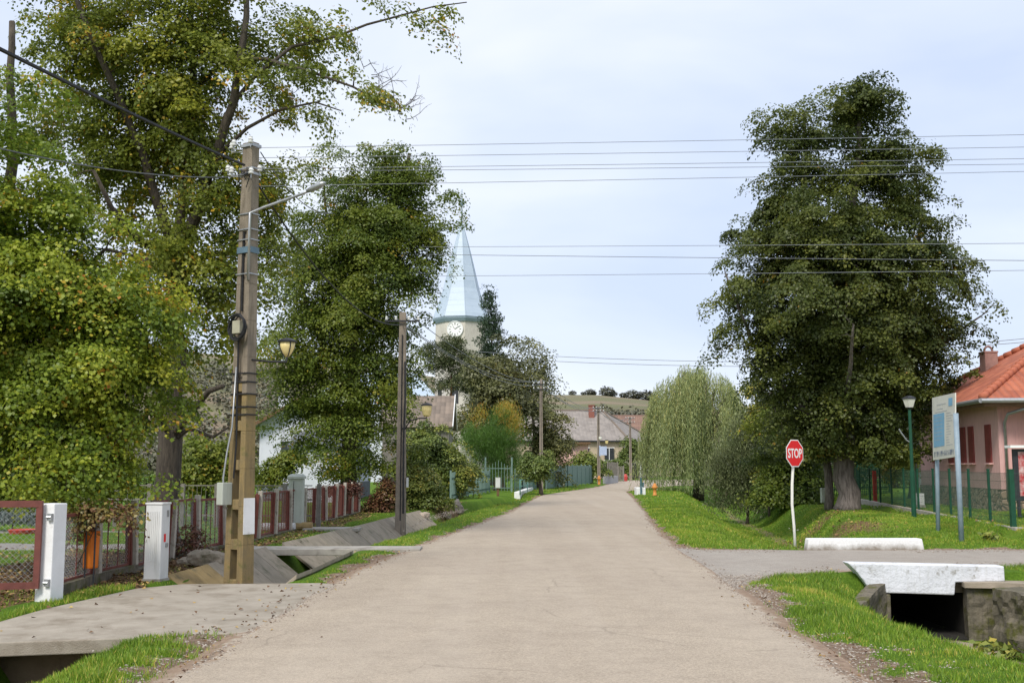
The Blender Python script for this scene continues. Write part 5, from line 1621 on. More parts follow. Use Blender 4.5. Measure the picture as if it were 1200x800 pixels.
# red fence: posts and panels
ysf = [14.3, 16.3, 17.75, 19.9, 21.7, 23.3, 25.3, 27.0, 28.7, 30.4, 32.1, 33.7, 35.3, 36.9, 38.5, 40.1]
rt = empty('red_fence', (-6, 25, 0), 'long red metal fence with wire mesh panels between pale concrete posts', 'fence')
mb = MB()
for a, b in zip(ysf[:-1], ysf[1:]):
    zt = .16 if b < 18 else .08
    mb.hexa([(flx(a) - .1, a, -.3), (flx(a) + .1, a, -.3), (flx(b) + .1, b, -.3), (flx(b) - .1, b, -.3), (flx(a) - .1, a, zt), (flx(a) + .1, a, zt), (flx(b) + .1, b, zt), (flx(b) - .1, b, zt)])
mb.build('plinth', M['culvertwall'], rt)
for i, y in enumerate(ysf):
    if i == 0: continue
    j = random.uniform(-.03, .03); x = flx(y)
    lean = random.uniform(-.05, .05)
    mb = MB()
    mb.hexa([(x - .06 + .03, y - .055, -.1), (x + .09, y - .055, -.1), (x + .09, y + .055, -.1), (x - .03, y + .055, -.1),
             (x - .05 + .03 + lean, y - .05, 1.17 + j), (x + .08 + lean, y - .05, 1.17 + j), (x + .08 + lean, y + .05, 1.17 + j), (x - .02 + lean, y + .05, 1.17 + j)])
    mb.build('post', M['postc'], rt, bevel=.01)
    mb = MB(); mb.bar((x - .02, y - .11, .08), (x - .02 + lean, y - .11, 1.10), .10, .05); mb.build('post_strip', M['redmetal'], rt)
for i in range(len(ysf) - 1):
    a, b = ysf[i] + (.06 if i else .02), ysf[i + 1] - .16
    pa_, pb_ = Vector((flx(a) - .03, a, 0)), Vector((flx(b) - .03, b, 0))
    z0 = .18 if b < 18 else .12
    z1 = 1.08 + random.uniform(-.02, .02)
    mb = MB()
    for z in (z0, z1): mb.bar(pa_ + Vector((0, 0, z)), pb_ + Vector((0, 0, z + random.uniform(-.02, .02))), .04, .045)
    for q in (pa_, pb_): mb.bar(q + Vector((0, 0, z0)), q + Vector((0, 0, z1)), .04, .045)
    nb = 2 if i < 4 else 4
    for k in range(1, nb + 1):
        q = pa_.lerp(pb_, k / (nb + 1)); mb.bar(q + Vector((0, 0, z0)), q + Vector((0, 0, z1)), .016, .016)
    mb.build('panel_frame', M['redmetal'], rt)
    mb = MB(); chain(mb, pa_, pb_, z0, z1, .065 if i < 5 else .09, .003 if i < 5 else .0045); mb.build('wire_mesh', M['redmetal'] if i > 4 else M['galv'], rt)

# orange bin
bp = W(106, 665, 15.75)
rt = empty('litter_bin', (bp.x, 15.75, 0), 'orange plastic litter bin on thin dark legs behind the red fence', 'bin')
zb0, zb1 = bp.z, W(106, 622, 15.75).z
mb = MB(); mb.lathe([(.100, 0), (.105, .02), (.112, zb1 - zb0 - .02), (.118, zb1 - zb0), (.10, zb1 - zb0), (.095, .05)], (bp.x, 15.75, zb0), 20); mb.build('bucket', M['orange'], rt, smooth=False)
mb = MB()
for dx in (-.03, .10): mb.tube([(bp.x + dx, 15.62, -.1), (bp.x + dx, 15.62, zb1 + .12), (bp.x + dx, 15.72, zb1 + .28)], .012, 6)
mb.build('leg', M['dkmetal'], rt)

# white cabinet
cp = Vector((-5.30, 16.35, .02)); cp.x = (189 - 600) * 16.3 / F
rt = empty('electric_cabinet', cp, 'white electrical distribution cabinet with a faint red label beside the grey pole', 'cabinet')
mb = MB(); mb.box((cp.x, cp.y, .60), (.27, .25, 1.16), rz=-.20, top=.99); mb.build('case', M['cabinet'], rt, bevel=.012)
mb = MB(); mb.box((cp.x, cp.y, 1.19), (.29, .27, .03), rz=-.20); mb.build('lid', M['cabinet'], rt, bevel=.008)
Rz = Matrix.Translation(cp) @ Matrix.Rotation(-.20, 4, 'Z')
mb = MB()
for k in range(7): mb.box(Rz @ Vector((-.09 + k * .03, -.128, .68)), (.008, .008, .75), rz=-.20)
mb.build('front_rib', M['cabinet'], rt)
mb = MB(); mb.box(Rz @ Vector((.137, -.02, .66)), (.006, .05, .12), rz=-.20); mb.build('warning_label', M['stopred'], rt)
mb = MB(); mb.box(Rz @ Vector((.14, .03, .55)), (.03, .05, .06), rz=-.20); mb.box(Rz @ Vector((.137, .05, 1.02)), (.006, .06, .10), rz=-.20); mb.build('lock', M['galv'], rt)
mb = MB(); mb.box((cp.x, cp.y, .02), (.30, .28, .12), rz=-.20); mb.build('base', M['concrete'], rt)
# second, taller cabinet behind the fence
c2 = Vector(((350 - 600) * 29.5 / F, 29.5, 0))
rt = empty('electric_cabinet', c2, 'tall pale grey green cabinet standing behind the red fence', 'cabinet')
mb = MB(); mb.box((c2.x, c2.y, .73), (.38, .32, 1.36)); mb.build('case', M['cabinet_green'], rt, bevel=.015)
mb = MB(); mb.lathe([(.31, 0), (.31, .06), (.20, .13)], (c2.x, c2.y, 1.41), 4, ph=PI / 4); mb.build('lid', M['cabinet_green'], rt)
mb = MB(); mb.box((c2.x - .05, c2.y - .165, .75), (.012, .014, 1.2)); mb.build('door_gap', M['dkmetal'], rt)

# ---------------------------------------------------------------- concrete pole with ladder openings
def ladder_pole(rt, base, H, az, mats):
    """tapered twin-leg concrete pole: legs, rungs and a recessed upper web (local frame x = wide face, y = depth)"""
    Mx = Matrix.Translation(base) @ Matrix.Rotation(az, 4, 'Z')
    mb = MB()
    def wd(z): return .43 - .21 * z / H, .25 - .09 * z / H
    def seg(xa0, xa1, xb0, xb1, z0, z1, dscale, mi):
        d0, d1 = wd(z0)[1] * dscale / 2, wd(z1)[1] * dscale / 2
        mb.hexa([Mx @ Vector(q) for q in ((xa0, -d0, z0), (xb0, -d0, z0), (xb0, d0, z0), (xa0, d0, z0), (xa1, -d1, z1), (xb1, -d1, z1), (xb1, d1, z1), (xa1, d1, z1))], mi)
    n = 14
    lw = .125
    for i in range(n):
        z0, z1 = -.8 + (H + .8) * i / n, -.8 + (H + .8) * (i + 1) / n
        w0, w1 = wd(max(0, z0))[0] / 2, wd(z1)[0] / 2
        l0 = lw * (w0 / .2); l1 = lw * (w1 / .2)
        mi = 1 if z1 < H * .5 else 0
        seg(-w0, -w1, -w0 + l0, -w1 + l1, z0, z1, 1, mi)
        seg(w0 - l0, w1 - l1, w0, w1, z0, z1, 1, mi)
    z = .28
    while z < H * .47:
        w0 = wd(z)[0] / 2
        seg(-w0 + lw * w0 / .2, -w0 + lw * w0 / .2, w0 - lw * w0 / .2, w0 - lw * w0 / .2, z, z + .16, .995, 1)
        z += .62
    zz = H * .47
    w0, w1 = wd(zz)[0] / 2, wd(H)[0] / 2
    seg(-w0 + .05, -w1 + .02, w0 - .05, w1 - .02, zz, H * .80, .55, 0)
    w0 = wd(H * .8)[0] / 2
    seg(-w0 + .05, -w1 + .02, w0 - .05, w1 - .02, H * .80, H - .001, .97, 0)
    o = mb.build('shaft', mats, rt, bevel=.008)
    return Mx, wd


Y1 = 17.1
bpx = 285.5
z_b = -.45
H1 = W(292, 168, Y1).z - z_b
base1 = Vector(((bpx - 600) * Y1 / F, Y1, z_b))
rt = pole1 = empty('utility_pole', base1, 'tall concrete ladder pole with a painted white band, cable coil and lantern', 'utility pole')
Mx, wd = ladder_pole(rt, base1, H1, R(-33), [M['polec'], M['polem']])
lean = (W(293, 168, Y1).x - base1.x)
def on1(x, y, z): return Mx @ Vector((x, y, z))
zw0, zw1 = W(297, 640, Y1).z - z_b, W(297, 583, Y1).z - z_b
mb = MB()
w0, d0 = wd(zw0); w1, d1 = wd(zw1)
zw0b = W(297, 590 + 35, Y1).z - z_b
w0, d0 = wd(zw0b)
mb.hexa([on1(w0 / 2 - .001, -d0 / 2 - .002, zw0b), on1(w0 / 2 + .004, -d0 / 2 - .002, zw0b), on1(w0 / 2 + .004, d0 / 2, zw0b), on1(w0 / 2 - .001, d0 / 2, zw0b),
         on1(w1 / 2 - .001, -d1 / 2 - .002, zw1), on1(w1 / 2 + .004, -d1 / 2 - .002, zw1), on1(w1 / 2 + .004, d1 / 2, zw1), on1(w1 / 2 - .001, d1 / 2, zw1)])
mb.build('painted_band', M['white'], rt)
# bands
def band(z, mat, h=.03, gap=.012, name='band'):
    w, d = wd(z)
    mbx = MB()
    x, y = w / 2 + gap, d / 2 + gap
    c = [on1(-x, -y, z), on1(x, -y, z), on1(x, y, z), on1(-x, y, z)]
    for i in range(4): mbx.bar(c[i], c[(i + 1) % 4], .012, h)
    return mbx.build(name, mat, rt)
def zpy(py): return W(290, py, Y1).z - z_b
for py in (438, 448, 462, 477, 486): band(zpy(py), M['black'], .022)
for py in (252, 270, 282, 322): band(zpy(py), M['galv'], .018)
band(zpy(294), plain('blue_band', (.12, .19, .24), (.09, .14, .18), 5, .5), .10, .01)
band(zpy(172), M['galv'], .05, .02); band(zpy(205), M['galv'], .04, .02); band(zpy(199), M['galv'], .02, .03)
# insulators on short spindles
for k, (dx, py, dy) in enumerate([(-.22, 168, -.05), (-.30, 170, -.02), (.17, 169, -.05), (-.33, 197, -.06), (-.22, 200, -.08), (.20, 205, -.05), (-.15, 169, .2), (.15, 198, .18)]):
    z = zpy(py)
    mb = MB(); p = on1(dx, dy - .12, z)
    mb.lathe([(.018, -.05), (.042, -.045), (.045, -.02), (.028, -.008), (.044, .008), (.03, .035), (.032, .05), (.012, .06)], p, 12)
    ins = mb.build('insulator', M['insul'], rt, smooth=False)
    mb = MB(); mb.tube([on1(dx, dy - .12, z - .11), on1(dx, dy - .12, z - .045)], .008, 6); mb.tube([on1(dx, dy - .12, z - .11), on1(dx * .3, dy * .3, z - .11)], .010, 6)
    mb.build('spindle', M['galv'], ins, off=rt.location)
# cable down the groove and tangle near the head
mb = MB()
mb.tube([on1(-.02, -.06, zpy(205)), on1(-.03, -.07, zpy(300)), on1(-.02, -.08, zpy(365))], .016, 6)
mb.tube([on1(-.03, -.12, zpy(400)), on1(-.02, -.13, zpy(440)), on1(-.01, -.12, zpy(520)), on1(-.03, -.14, zpy(560))], .014, 6)
for k in range(7):
    a = random.uniform(-.14, .16)
    mb.tube([on1(a, -.13, zpy(random.uniform(196, 204))), on1(a + .04, -.16, zpy(random.uniform(205, 212))), on1(random.uniform(-.1, .16), -.13, zpy(random.uniform(200, 225)))], .008, 5)
mb.build('cable', M['black'], rt)
# coil
mb = MB()
cc_ = on1(.02, -.20, zpy(385))
for k in range(9):
    rr = .165 + random.uniform(-.02, .025)
    o_ = random.uniform(-.03, .03)
    pts = []
    for i in range(33):
        a = 2 * PI * i / 32
        pts.append(Mx.to_3x3() @ Vector((rr * math.cos(a) * random.uniform(.985, 1.0), o_ + .02 * math.sin(3 * a + k), rr * 1.15 * math.sin(a) + random.uniform(-.004, .004))) + cc_)
    mb.tube(pts, .011, 6)
mb.build('cable_coil', M['black'], rt)
mb = MB(); mb.box(on1(.02, -.19, zpy(385)), (.17, .09, .21), rz=R(-33)); mb.build('junction_box', M['lampglass'] if False else plain('aged_ivory', (.42, .40, .30), (.33, .31, .23), 6, .6), rt, bevel=.01)
# street light arm
a0 = on1(.13, -.10, zpy(330)); a1 = on1(.13, -.10, zpy(252)); 
a2 = W(309, 243, Y1 - .1); a3 = W(352, 228, Y1 - .5); a4 = W(366, 222, Y1 - .6)
mb = MB(); mb.tube([a0, a1, a2, a3, a4], .024, 8); mb.build('lamp_arm', M['galv'], rt, smooth=True)
h0, h1 = W(360, 224, Y1 - .56), W(381, 214, Y1 - .75)
mb = MB(); mb.tube([h0, h0.lerp(h1, .3), h0.lerp(h1, .8), h1], [.03, .05, .048, .02], 10); mb.build('lamp_head', M['galv'], rt, smooth=True)
# lantern on black bracket
l0 = on1(.16, .0, zpy(422)); l1 = W(336, 424, Y1 - .2); 
mb = MB(); mb.tube([l0, l0.lerp(l1, .5) + Vector((0, 0, -.01)), l1, l1 + Vector((0, 0, .07))], .018, 8); mb.build('lantern_arm', M['black'], rt, smooth=True)
lc = l1 + Vector((0, 0, .08))
mb = MB(); mb.lathe([(.03, 0), (.075, .06), (.115, .14), (.13, .23)], lc, 16); lg = mb.build('lantern', M['lampglass'], rt, smooth=True)
mb = MB(); mb.lathe([(.15, .0), (.155, .025), (.10, .055), (.03, .075)], lc + Vector((0, 0, .23)), 16); mb.build('lantern_lid', M['dkmetal'], lg, off=rt.location, smooth=False)
mb = MB()
for k in range(4):
    a = k * PI / 2 - .95
    mb.tube([lc + Vector((r_ * math.cos(a), r_ * math.sin(a), z)) for r_, z in ((.035, 0), (.08, .06), (.12, .14), (.135, .23))], .009, 5)
mb.build('lantern_rib', M['dkmetal'], lg, off=rt.location)
# meter box on the left with conduit
bx = W(264.5, 578, Y1)
mb = MB(); mb.box((bx.x + .01, Y1 - .12, bx.z), (.14, .20, .35), rz=R(-33)); mb.build('meter_box', M['cabinet_green'], rt, bevel=.01)
mb = MB(); mb.tube([W(277, 430, Y1 - .1), W(272, 500, Y1 - .12), W(266, 530, Y1 - .15), W(261.5, 560, Y1 - .2), W(262, 590, Y1 - .2), W(266, 596, Y1 - .15)], .016, 6)
mb.build('conduit', M['galv'], rt, smooth=True)

# ---------------------------------------------------------------- the other street poles
def small_pole(label, px, pyb, pyt, Y, rw, lamp=None, arms=(), arm_light=False, mat='poleg'):
    x = (px - 600) * Y / F
    zb = hz_(x, Y) - .1
    zt = W(px, pyt, Y).z
    rt = empty('utility_pole', (x, Y, zb), label, 'utility pole')
    mb = MB()
    mb.hexa([(x - rw, Y - rw * .8, zb), (x + rw, Y - rw * .8, zb), (x + rw, Y + rw * .8, zb), (x - rw, Y + rw * .8, zb)] +
            [(x - rw * .62, Y - rw * .55, zt), (x + rw * .62, Y - rw * .55, zt), (x + rw * .62, Y + rw * .55, zt), (x - rw * .62, Y + rw * .55, zt)])
    mb.build('shaft', M[mat], rt, bevel=.015)
    mb = MB(); mb.box((x, Y - rw * .74, (zb + zt) / 2), (rw * .22, .012, (zt - zb) * .8)); mb.build('groove_shade', M['black'], rt)  # black strip standing for the shade of a groove, nothing is recessed
    for py in arms:
        z = W(px, py, Y).z
        mb = MB(); mb.bar((x - .55, Y - rw, z), (x + .55, Y - rw, z), .05, .05); ar = mb.build('cross_arm', M['dkmetal'], rt)
        for dx in (-.5, -.2, .2, .5):
            mb = MB(); mb.lathe([(.02, 0), (.05, .03), (.03, .06), (.045, .09), (.015, .13)], (x + dx, Y - rw, z + .025), 8); mb.build('insulator', M['insul'], ar, off=rt.location)
    if lamp:
        lx, ly = lamp
        q = W(lx, ly, Y - .2)
        mb = MB(); mb.tube([(x, Y - rw, q.z - .35), (x + .12, Y - .1, q.z - .38), (x + (q.x - x) * .35, Y - .15, q.z - .12), (x + (q.x - x) * .7, Y - .2, q.z - .05), (q.x, Y - .2, q.z - .05), (q.x, Y - .2, q.z)], .022, 6)
        mb.build('lantern_arm', M['black'], rt)
        mb = MB(); mb.lathe([(.08, 0), (.12, .04), (.155, .20), (.16, .34)], (q.x, Y - .2, q.z), 12); lg = mb.build('lantern', M['lampglass'], rt)
        mb = MB(); mb.lathe([(.18, 0), (.17, .04), (.04, .09)], (q.x, Y - .2, q.z + .34), 12); mb.build('lantern_lid', M['dkmetal'], lg, off=rt.location)
    return rt, Vector((x, Y, zt))


Y2 = 33.5
r2, top2 = small_pole('weathered grey concrete pole with a small lantern just past the end of the red fence', 471, 612, 366, Y2, .165, (500, 488), (377,))
for z_, k in ((5.9, .22), (5.3, .2), (4.7, .2), (4.0, .2), (3.2, .21), (2.3, .22)):
    mb = MB(); x = r2.location.x; mb.box((x, Y2, z_), (k, k * .8, .03)); mb.build('band', M['galv'], r2)
mb = MB(); mb.tube([(r2.location.x + .10, Y2 - .17, 5.0), (r2.location.x + .12, Y2 - .2, 3.9), (r2.location.x + .08, Y2 - .2, 2.4), (r2.location.x + .10, Y2 - .2, .3)], .03, 6); mb.build('cable', M['black'], r2)
mb = MB(); mb.box((r2.location.x + .2, Y2, 1.25), (.06, .18, .30)); mb.build('number_plate', M['cabinet'], r2)
Y3, Y4, Y5 = 74.0, 104.0, 128.0
mb = MB()
r3, top3 = small_pole('slender concrete pole with a cross arm right of the thinning olive brown tree', 634, 575, 444, Y3, .14, None, (450, 456))
r4, top4 = small_pole('dark pole with crossed insulator arms in front of the long grey roof', 701, 562, 476, Y4, .17, (711, 520), (478, 482))
r5, top5 = small_pole('slender distant pole with crossed insulators near the cream gable', 738, 560, 488, Y5, .17, None, (490, 495))
rs, tops = small_pole('thin short pole standing behind the black gate', 748, 560, 512, 131, .07, None, ())
mb = MB(); mb.box((r4.location.x + .45, Y4 - .3, W(705, 528, Y4).z), (.62, .05, .85)); mb.box((r4.location.x + .1, Y4 - .22, W(705, 528, Y4).z), (.12, .06, 1.0)); mb.build('blue_sign', plain('pale_blue_sign', (.45, .52, .68), (.38, .45, .6), 5, .5), r4)
mb = MB(); mb.lathe([(.12, 0), (.16, .1), (.14, .3)], (r4.location.x + .15, Y4 - .3, W(701, 515, Y4).z), 10); mb.build('lamp', M['lampwhite'], r4)

# ---------------------------------------------------------------- wires
def wire(a, b, sag, r, label, group, mat='wire', n=24, name='overhead_wire'):
    a, b = Vector(a), Vector(b)
    pts = [a.lerp(b, i / n) - Vector((0, 0, sag * 4 * (i / n) * (1 - i / n))) for i in range(n + 1)]
    c = a
    rt_ = MB(); rt_.tube(pts, r, 5)
    o = rt_.build(name, M[mat], None, fixn=False)
    return tag(o, label, 'wire', group)


g1 = 'thin wires crossing the street from the concrete pole'
ends = [(550, 168.5, 1200, 156), (550, 181, 1200, 170.5), (550, 194, 1200, 184), (550, 198, 1200, 190.5), (550, 213, 1200, 199)]
for i, (x0, y0, x1, y1) in enumerate(ends):
    Ya, Yb_ = Y1 - .1 + (i % 2) * .3, 17.9 + (i % 2) * .3
    # straight line through the two measured points, carried on to the pole and past the frame
    sl = (y1 - y0) / (x1 - x0)
    pa_ = W(299, y0 - sl * 251, Ya)
    pb_ = W(2000, y1 + sl * 800, Yb_)
    wire(pa_, pb_, .03, .0048, 'one of the upper five thin wires crossing the street near the tall concrete pole', g1, 'wirepale', 40)
g2 = 'wires crossing in front of the right lime tree lower down'
for i, (y0, y1) in enumerate([(288, 282), (298, 305), (322, 313)]):
    pa_ = W(330, y0 + (y0 - y1) * .3, 43); pb_ = W(2100, y1 + (y1 - y0) * .9, 24)
    wire(pa_, pb_, .05, .0085 if i != 1 else .010, 'one of the three lower wires crossing from the green lime to the right', g2, 'wire' if i == 1 else 'wirepale', 40)
for i in range(2):
    wire(W(1110, 404 + i * 3, 41), W(1500, 352 + i * 8, 36), .2, .012, 'short thin wire running to the pink house roof', 'wires at the pink house roof', 'wirepale')
    wire(W(560, 412 + i * 6, 95), W(1000, 424 + i * 5, 80), .3, .022, 'faint distant wire below the sky behind the willow', 'faint wires behind the willow', 'wirepale')
# thick cable towards the camera and on to the second pole
wire(on1(.05, -.18, zpy(197)), W(-230, -60, 7.5), .05, .022, 'thick black cable sagging from the tall concrete pole to the upper left', None, 'black', name='power_cable')
wire(on1(.12, -.15, zpy(202)), Vector((top2.x, Y2 - .15, top2.z - .4)), .75, .017, 'thick black cable running from the tall pole to the second pole', None, 'black', 40, name='power_cable')
wire(on1(-.3, -.1, zpy(206)), W(-200, 120, 9), .2, .008, 'thin wire running from the tall concrete pole into the maple', None, 'wire')
wire(on1(.12, .1, zpy(178)), W(390, 250, 24), .3, .010, 'thin dark wire dropping from the tall pole head through the branches', None, 'wire')
g3 = 'wires along the street between the distant poles'
for k, (pa_, pb_) in enumerate([(top2, top3), (top3, top4), (top4, top5)]):
    for i in range(3):
        wire(pa_ + Vector((-.3 + .3 * i, -.15, -.15 - .25 * (i % 2))), pb_ + Vector((-.3 + .3 * i, -.15, -.15 - .25 * (i % 2))), .7, .013 if k == 0 else .02,
             ['one of three wires sagging from the second pole towards the olive brown tree', 'one of three wires between the cross arm poles above the teal fence', 'one of three wires between the two farthest poles by the cream gable'][k], g3 + [' near', ' middle', ' far'][k], 'wirepale')

# ---------------------------------------------------------------- foot bridge slab over the left ditch
rt = empty('footbridge', (-3.7, 22.6, 0), 'flat grey concrete slab bridging the left ditch beside the tall pole', 'footbridge')
mb = MB(); mb.box((-3.75, 22.65, .00), (3.7, .85, .13), rz=.02); mb.build('slab', M['concrete'], rt, bevel=.012)
mb = MB(); mb.box((-4.95, 22.65, -.35), (.16, .8, .55)); mb.box((-2.98, 22.65, -.35), (.16, .8, .55)); mb.build('support', M['opening_shade'], rt)
tag((lambda m_: m_.build('inspection_cover', M['concrete'], bevel=.01))((lambda m_: (m_.box((-4.9, 29.5, .045), (1.5, .9, .08), rz=.05), m_)[1])(MB())), 'flat concrete inspection cover in the grass by the red fence', 'cover')
# rocks
def rock(name, c, s, label, group=None, seed=0, mat='rock'):
    import bmesh
    bm = bmesh.new(); bmesh.ops.create_icosphere(bm, subdivisions=3, radius=1)
    for v in bm.verts:
        q = v.co + Vector((seed * 3.3, 0, 0))
        k = 1 + .38 * mnoise.noise(q * 1.1) + .16 * mnoise.noise(q * 3)
        v.co = Vector((v.co.x * s[0] * k, v.co.y * s[1] * k, max(-.5, v.co.z) * s[2] * k))
    me = bpy.data.meshes.new(name); bm.to_mesh(me); bm.free()
    me.materials.append(M[mat])
    o = bpy.data.objects.new(name, me); link(o); o.location = c
    return tag(o, label, 'rock', group)
for i, (px, py, s) in enumerate([(508, 594, .30), (522, 597, .24), (535, 593, .30), (497, 602, .2), (515, 603, .2), (542, 599, .17), (487, 596, .2), (528, 604, .16)]):
    p = G(px, py); p.z = hz_(p.x, p.y) + s * .35
    if i in (0, 2): rock('rock', p, (s, s * .8, s * 1.2), ['largest pale boulder at the left of the rock pile by the ditch', '', 'upright pale boulder at the right end of the rock pile'][i], None, i)
    else: rock('rock', p, (s * 1.1, s, s * .7), 'smaller rock of the pile between the ditch and the green bushes', 'smaller rocks of the pile by the ditch', i)
for i, (px, py, s) in enumerate([(238, 655, .22), (252, 662, .30), (222, 662, .2)]):
    p = W(px, py, 18.9 + i * .3)
    rock('rock', p, (s * 1.3, s, s * .8), ['grey rubble block between the white cabinet and the pole, farthest left', 'largest tilted rubble block beside the foot of the tall pole', 'small rubble block lying nearest the white cabinet'][i], None, 20 + i, 'slab_light')
# ---------------------------------------------------------------- garden odds and ends
p = W(27, 619, 27.5)
rt = tag((lambda m_: m_.build('planter', M['redplastic'], bevel=.02))((lambda m_: (m_.lathe([(.30, 0), (.36, .14), (.33, .14), (.30, .04)], (p.x, 27.5, .02), 20), m_)[1])(MB())), 'low round red planter beside the silvery shrub', 'planter')
rt = empty('garden_fence', (-11, 33, 0), 'rusty wire garden fence with weathered posts behind the large trunk', 'fence')
for k in range(9):
    x = -13.5 + k * 1.0
    mb = MB(); mb.box((x, 31.5 - k * .1, .6), (.11, .11, 1.3)); mb.build('post', M['woodgrey'], rt)
mb = MB()
for z in (.35, .8, 1.2): mb.bar((-13.5, 31.5, z), (-5.7, 30.7, z), .04, .05 if z < 1 else .03)
for k in range(60): mb.bar((-13.5 + k * .13, 31.5 - k * .0133, .1), (-13.5 + k * .13, 31.5 - k * .0133, 1.2), .008, .008)
mb.build('rail', M['woodgrey'], rt)
for i, (px, py, ln) in enumerate([(326, 622, .9), (345, 621, .8)]):
    p = W(px, py, 29.0)
    mb = MB(); mb.tube([(p.x - ln / 2, 29.0 + i * .4, .13), (p.x + ln / 2, 29.0 + i * .4, .13)], .11, 12)
    tag(mb.build('pipe_section', M['cabinet'] if i == 0 else M['slab_ochre']), ['white pipe section lying in the garden behind the red fence', 'yellowish pipe section lying behind the red fence near the tall cabinet'][i], 'pipe')

# ---------------------------------------------------------------- white house behind the lime
rt = empty('white_house', (-10.5, 56, 0), 'white house with a dark grey base, right of the tall concrete pole', 'house')
Yh = 54.
def hp(px, py, y=Yh): v = W(px, py, y); return v
xl, xr = hp(303, 560).x, hp(368, 560).x
apx = hp(362, 462)
eL = hp(300, 492)
mb = MB()
mb.extr([(xl, Yh, .9), (xr + 1.6, Yh, .9), (xr + 1.6, Yh, 5.0), (apx.x, Yh, apx.z - .1), (xl, Yh, eL.z - .1)], (0, 9, 0)); mb.build('wall', M['whitewall'], rt)
mb = MB(); mb.box(((xl + xr + 1.6) / 2, Yh + 4.4, .45), (xr + 1.6 - xl + .06, 9.3, .92)); mb.build('base', M['greyplinth'], rt)
uvroof([[(xl - .5, Yh - .5, eL.z - .35), (apx.x, Yh - .5, apx.z), (apx.x, Yh + 9.3, apx.z), (xl - .5, Yh + 9.3, eL.z - .35)],
        [(apx.x, Yh - .5, apx.z), (xr + 2.4, Yh - .5, eL.z - .2), (xr + 2.4, Yh + 9.3, eL.z - .2), (apx.x, Yh + 9.3, apx.z)]], 'roof', M['tile_old'], rt, .12)
mb = MB(); mb.bar((xl - .5, Yh - .55, eL.z - .42), (apx.x, Yh - .55, apx.z - .07), .05, .16); mb.build('barge_board', M['wood'], rt)
mb = MB(); q = hp(318, 480); mb.box((q.x, Yh + 3, q.z - .2), (.55, .5, 2.2)); mb.build('chimney', M['whitewall'], rt)
q0_, q1_ = hp(352, 516), hp(420, 516)
mb = MB(); mb.box(((q0_.x + q1_.x) / 2, Yh - 1.0, 1.35), (q1_.x - q0_.x, 1.9, 2.7)); ann = mb.build('porch', M['whitewall'], rt)
uvroof([[(q0_.x - .2, Yh - 2.2, 2.72), (q1_.x + .2, Yh - 2.2, 2.72), (q1_.x + .2, Yh - .02, 3.5), (q0_.x - .2, Yh - .02, 3.5)]], 'porch_roof', M['greyplinth'], rt, .12)
mb = MB(); mb.box((xl + 1.6, Yh - .02, 2.4), (1.0, .08, 1.2)); mb.build('window', M['glass'], rt)

# barn
rt = empty('barn', (-5, 60, 0), 'small barn with a weathered grey brown tiled gable roof below the church', 'barn')
Yb2 = 66.
r0_, r1_ = W(468, 464, Yb2 + 2.5), W(533, 463.5, Yb2 + 2.5)
b0_, b1_ = W(462, 499, Yb2), W(525, 500, Yb2)
x0_, x1_ = r0_.x - 1.0, r1_.x
zr, ze_ = r1_.z, b1_.z
uvroof([[(x0_, Yb2, ze_), (x1_, Yb2, ze_), (x1_, Yb2 + 2.6, zr), (x0_, Yb2 + 2.6, zr)], [(x0_, Yb2 + 2.6, zr), (x1_, Yb2 + 2.6, zr), (x1_, Yb2 + 5.2, ze_), (x0_, Yb2 + 5.2, ze_)]], 'roof', M['tile_grey'], rt, .1)
mb = MB(); mb.prism([(x0_ + .2, Yb2 + .4), (x1_ - .25, Yb2 + .4), (x1_ - .25, Yb2 + 4.8), (x0_ + .2, Yb2 + 4.8)], 0, ze_ + .05)
mb.extr([(x1_ - .3, Yb2 + .4, ze_), (x1_ - .3, Yb2 + 4.8, ze_), (x1_ - .3, Yb2 + 2.6, zr - .12)], (.05, 0, 0)); mb.build('wall', M['woodgrey'], rt)
mb = MB(); mb.bar((x1_ + .02, Yb2 - .05, ze_ - .02), (x1_ + .02, Yb2 + 2.6, zr + .03), .05, .17); mb.bar((x1_ + .02, Yb2 + 5.2, ze_ - .02), (x1_ + .02, Yb2 + 2.6, zr + .03), .05, .17); mb.build('barge_board', M['white'], rt)

# church -------------------------------------------------------------
Yc_ = 122.0
cxx = (540 - 600) * Yc_ / F
rt = empty('church', (cxx, Yc_, 0), 'church with a pale octagonal tower, clock and tall steel blue spire', 'church')
k = Yc_ / F
def cz(py): return W(540, py, Yc_).z
Rt = 30.5 * k
ph = -PI / 2 + R(11)
mb = MB(); mb.lathe([(Rt, -.5), (Rt, cz(376))], (cxx, Yc_, 0), 8, ph=ph); mb.build('tower', M['churchwall'], rt)
mb = MB(); mb.lathe([(Rt + .15, cz(380)), (Rt + .35, cz(376.5)), (Rt + .38, cz(374.5))], (cxx, Yc_, 0), 8, ph=ph); mb.build('cornice', M['bluegrey'], rt)
prof = [(33.5, 374), (27, 357), (21.5, 340), (15.5, 315), (10.5, 295), (6.2, 280), (1.2, 262)]
fs = []
ring = [[Vector((cxx + r_ * k * math.cos(ph + 2 * PI * j / 8), Yc_ + r_ * k * math.sin(ph + 2 * PI * j / 8), cz(py))) for j in range(8)] for r_, py in prof]
for i in range(len(ring) - 1):
    for j in range(8): fs.append([ring[i][j], ring[i][(j + 1) % 8], ring[i + 1][(j + 1) % 8], ring[i + 1][j]])
uvroof(fs, 'spire', M['tin'], rt, .03)
mb = MB()
for j in range(8): mb.tube([ring[i][j] for i in range(len(ring))], .05, 5)
mb.build('spire_ridge', M['tin'], rt)
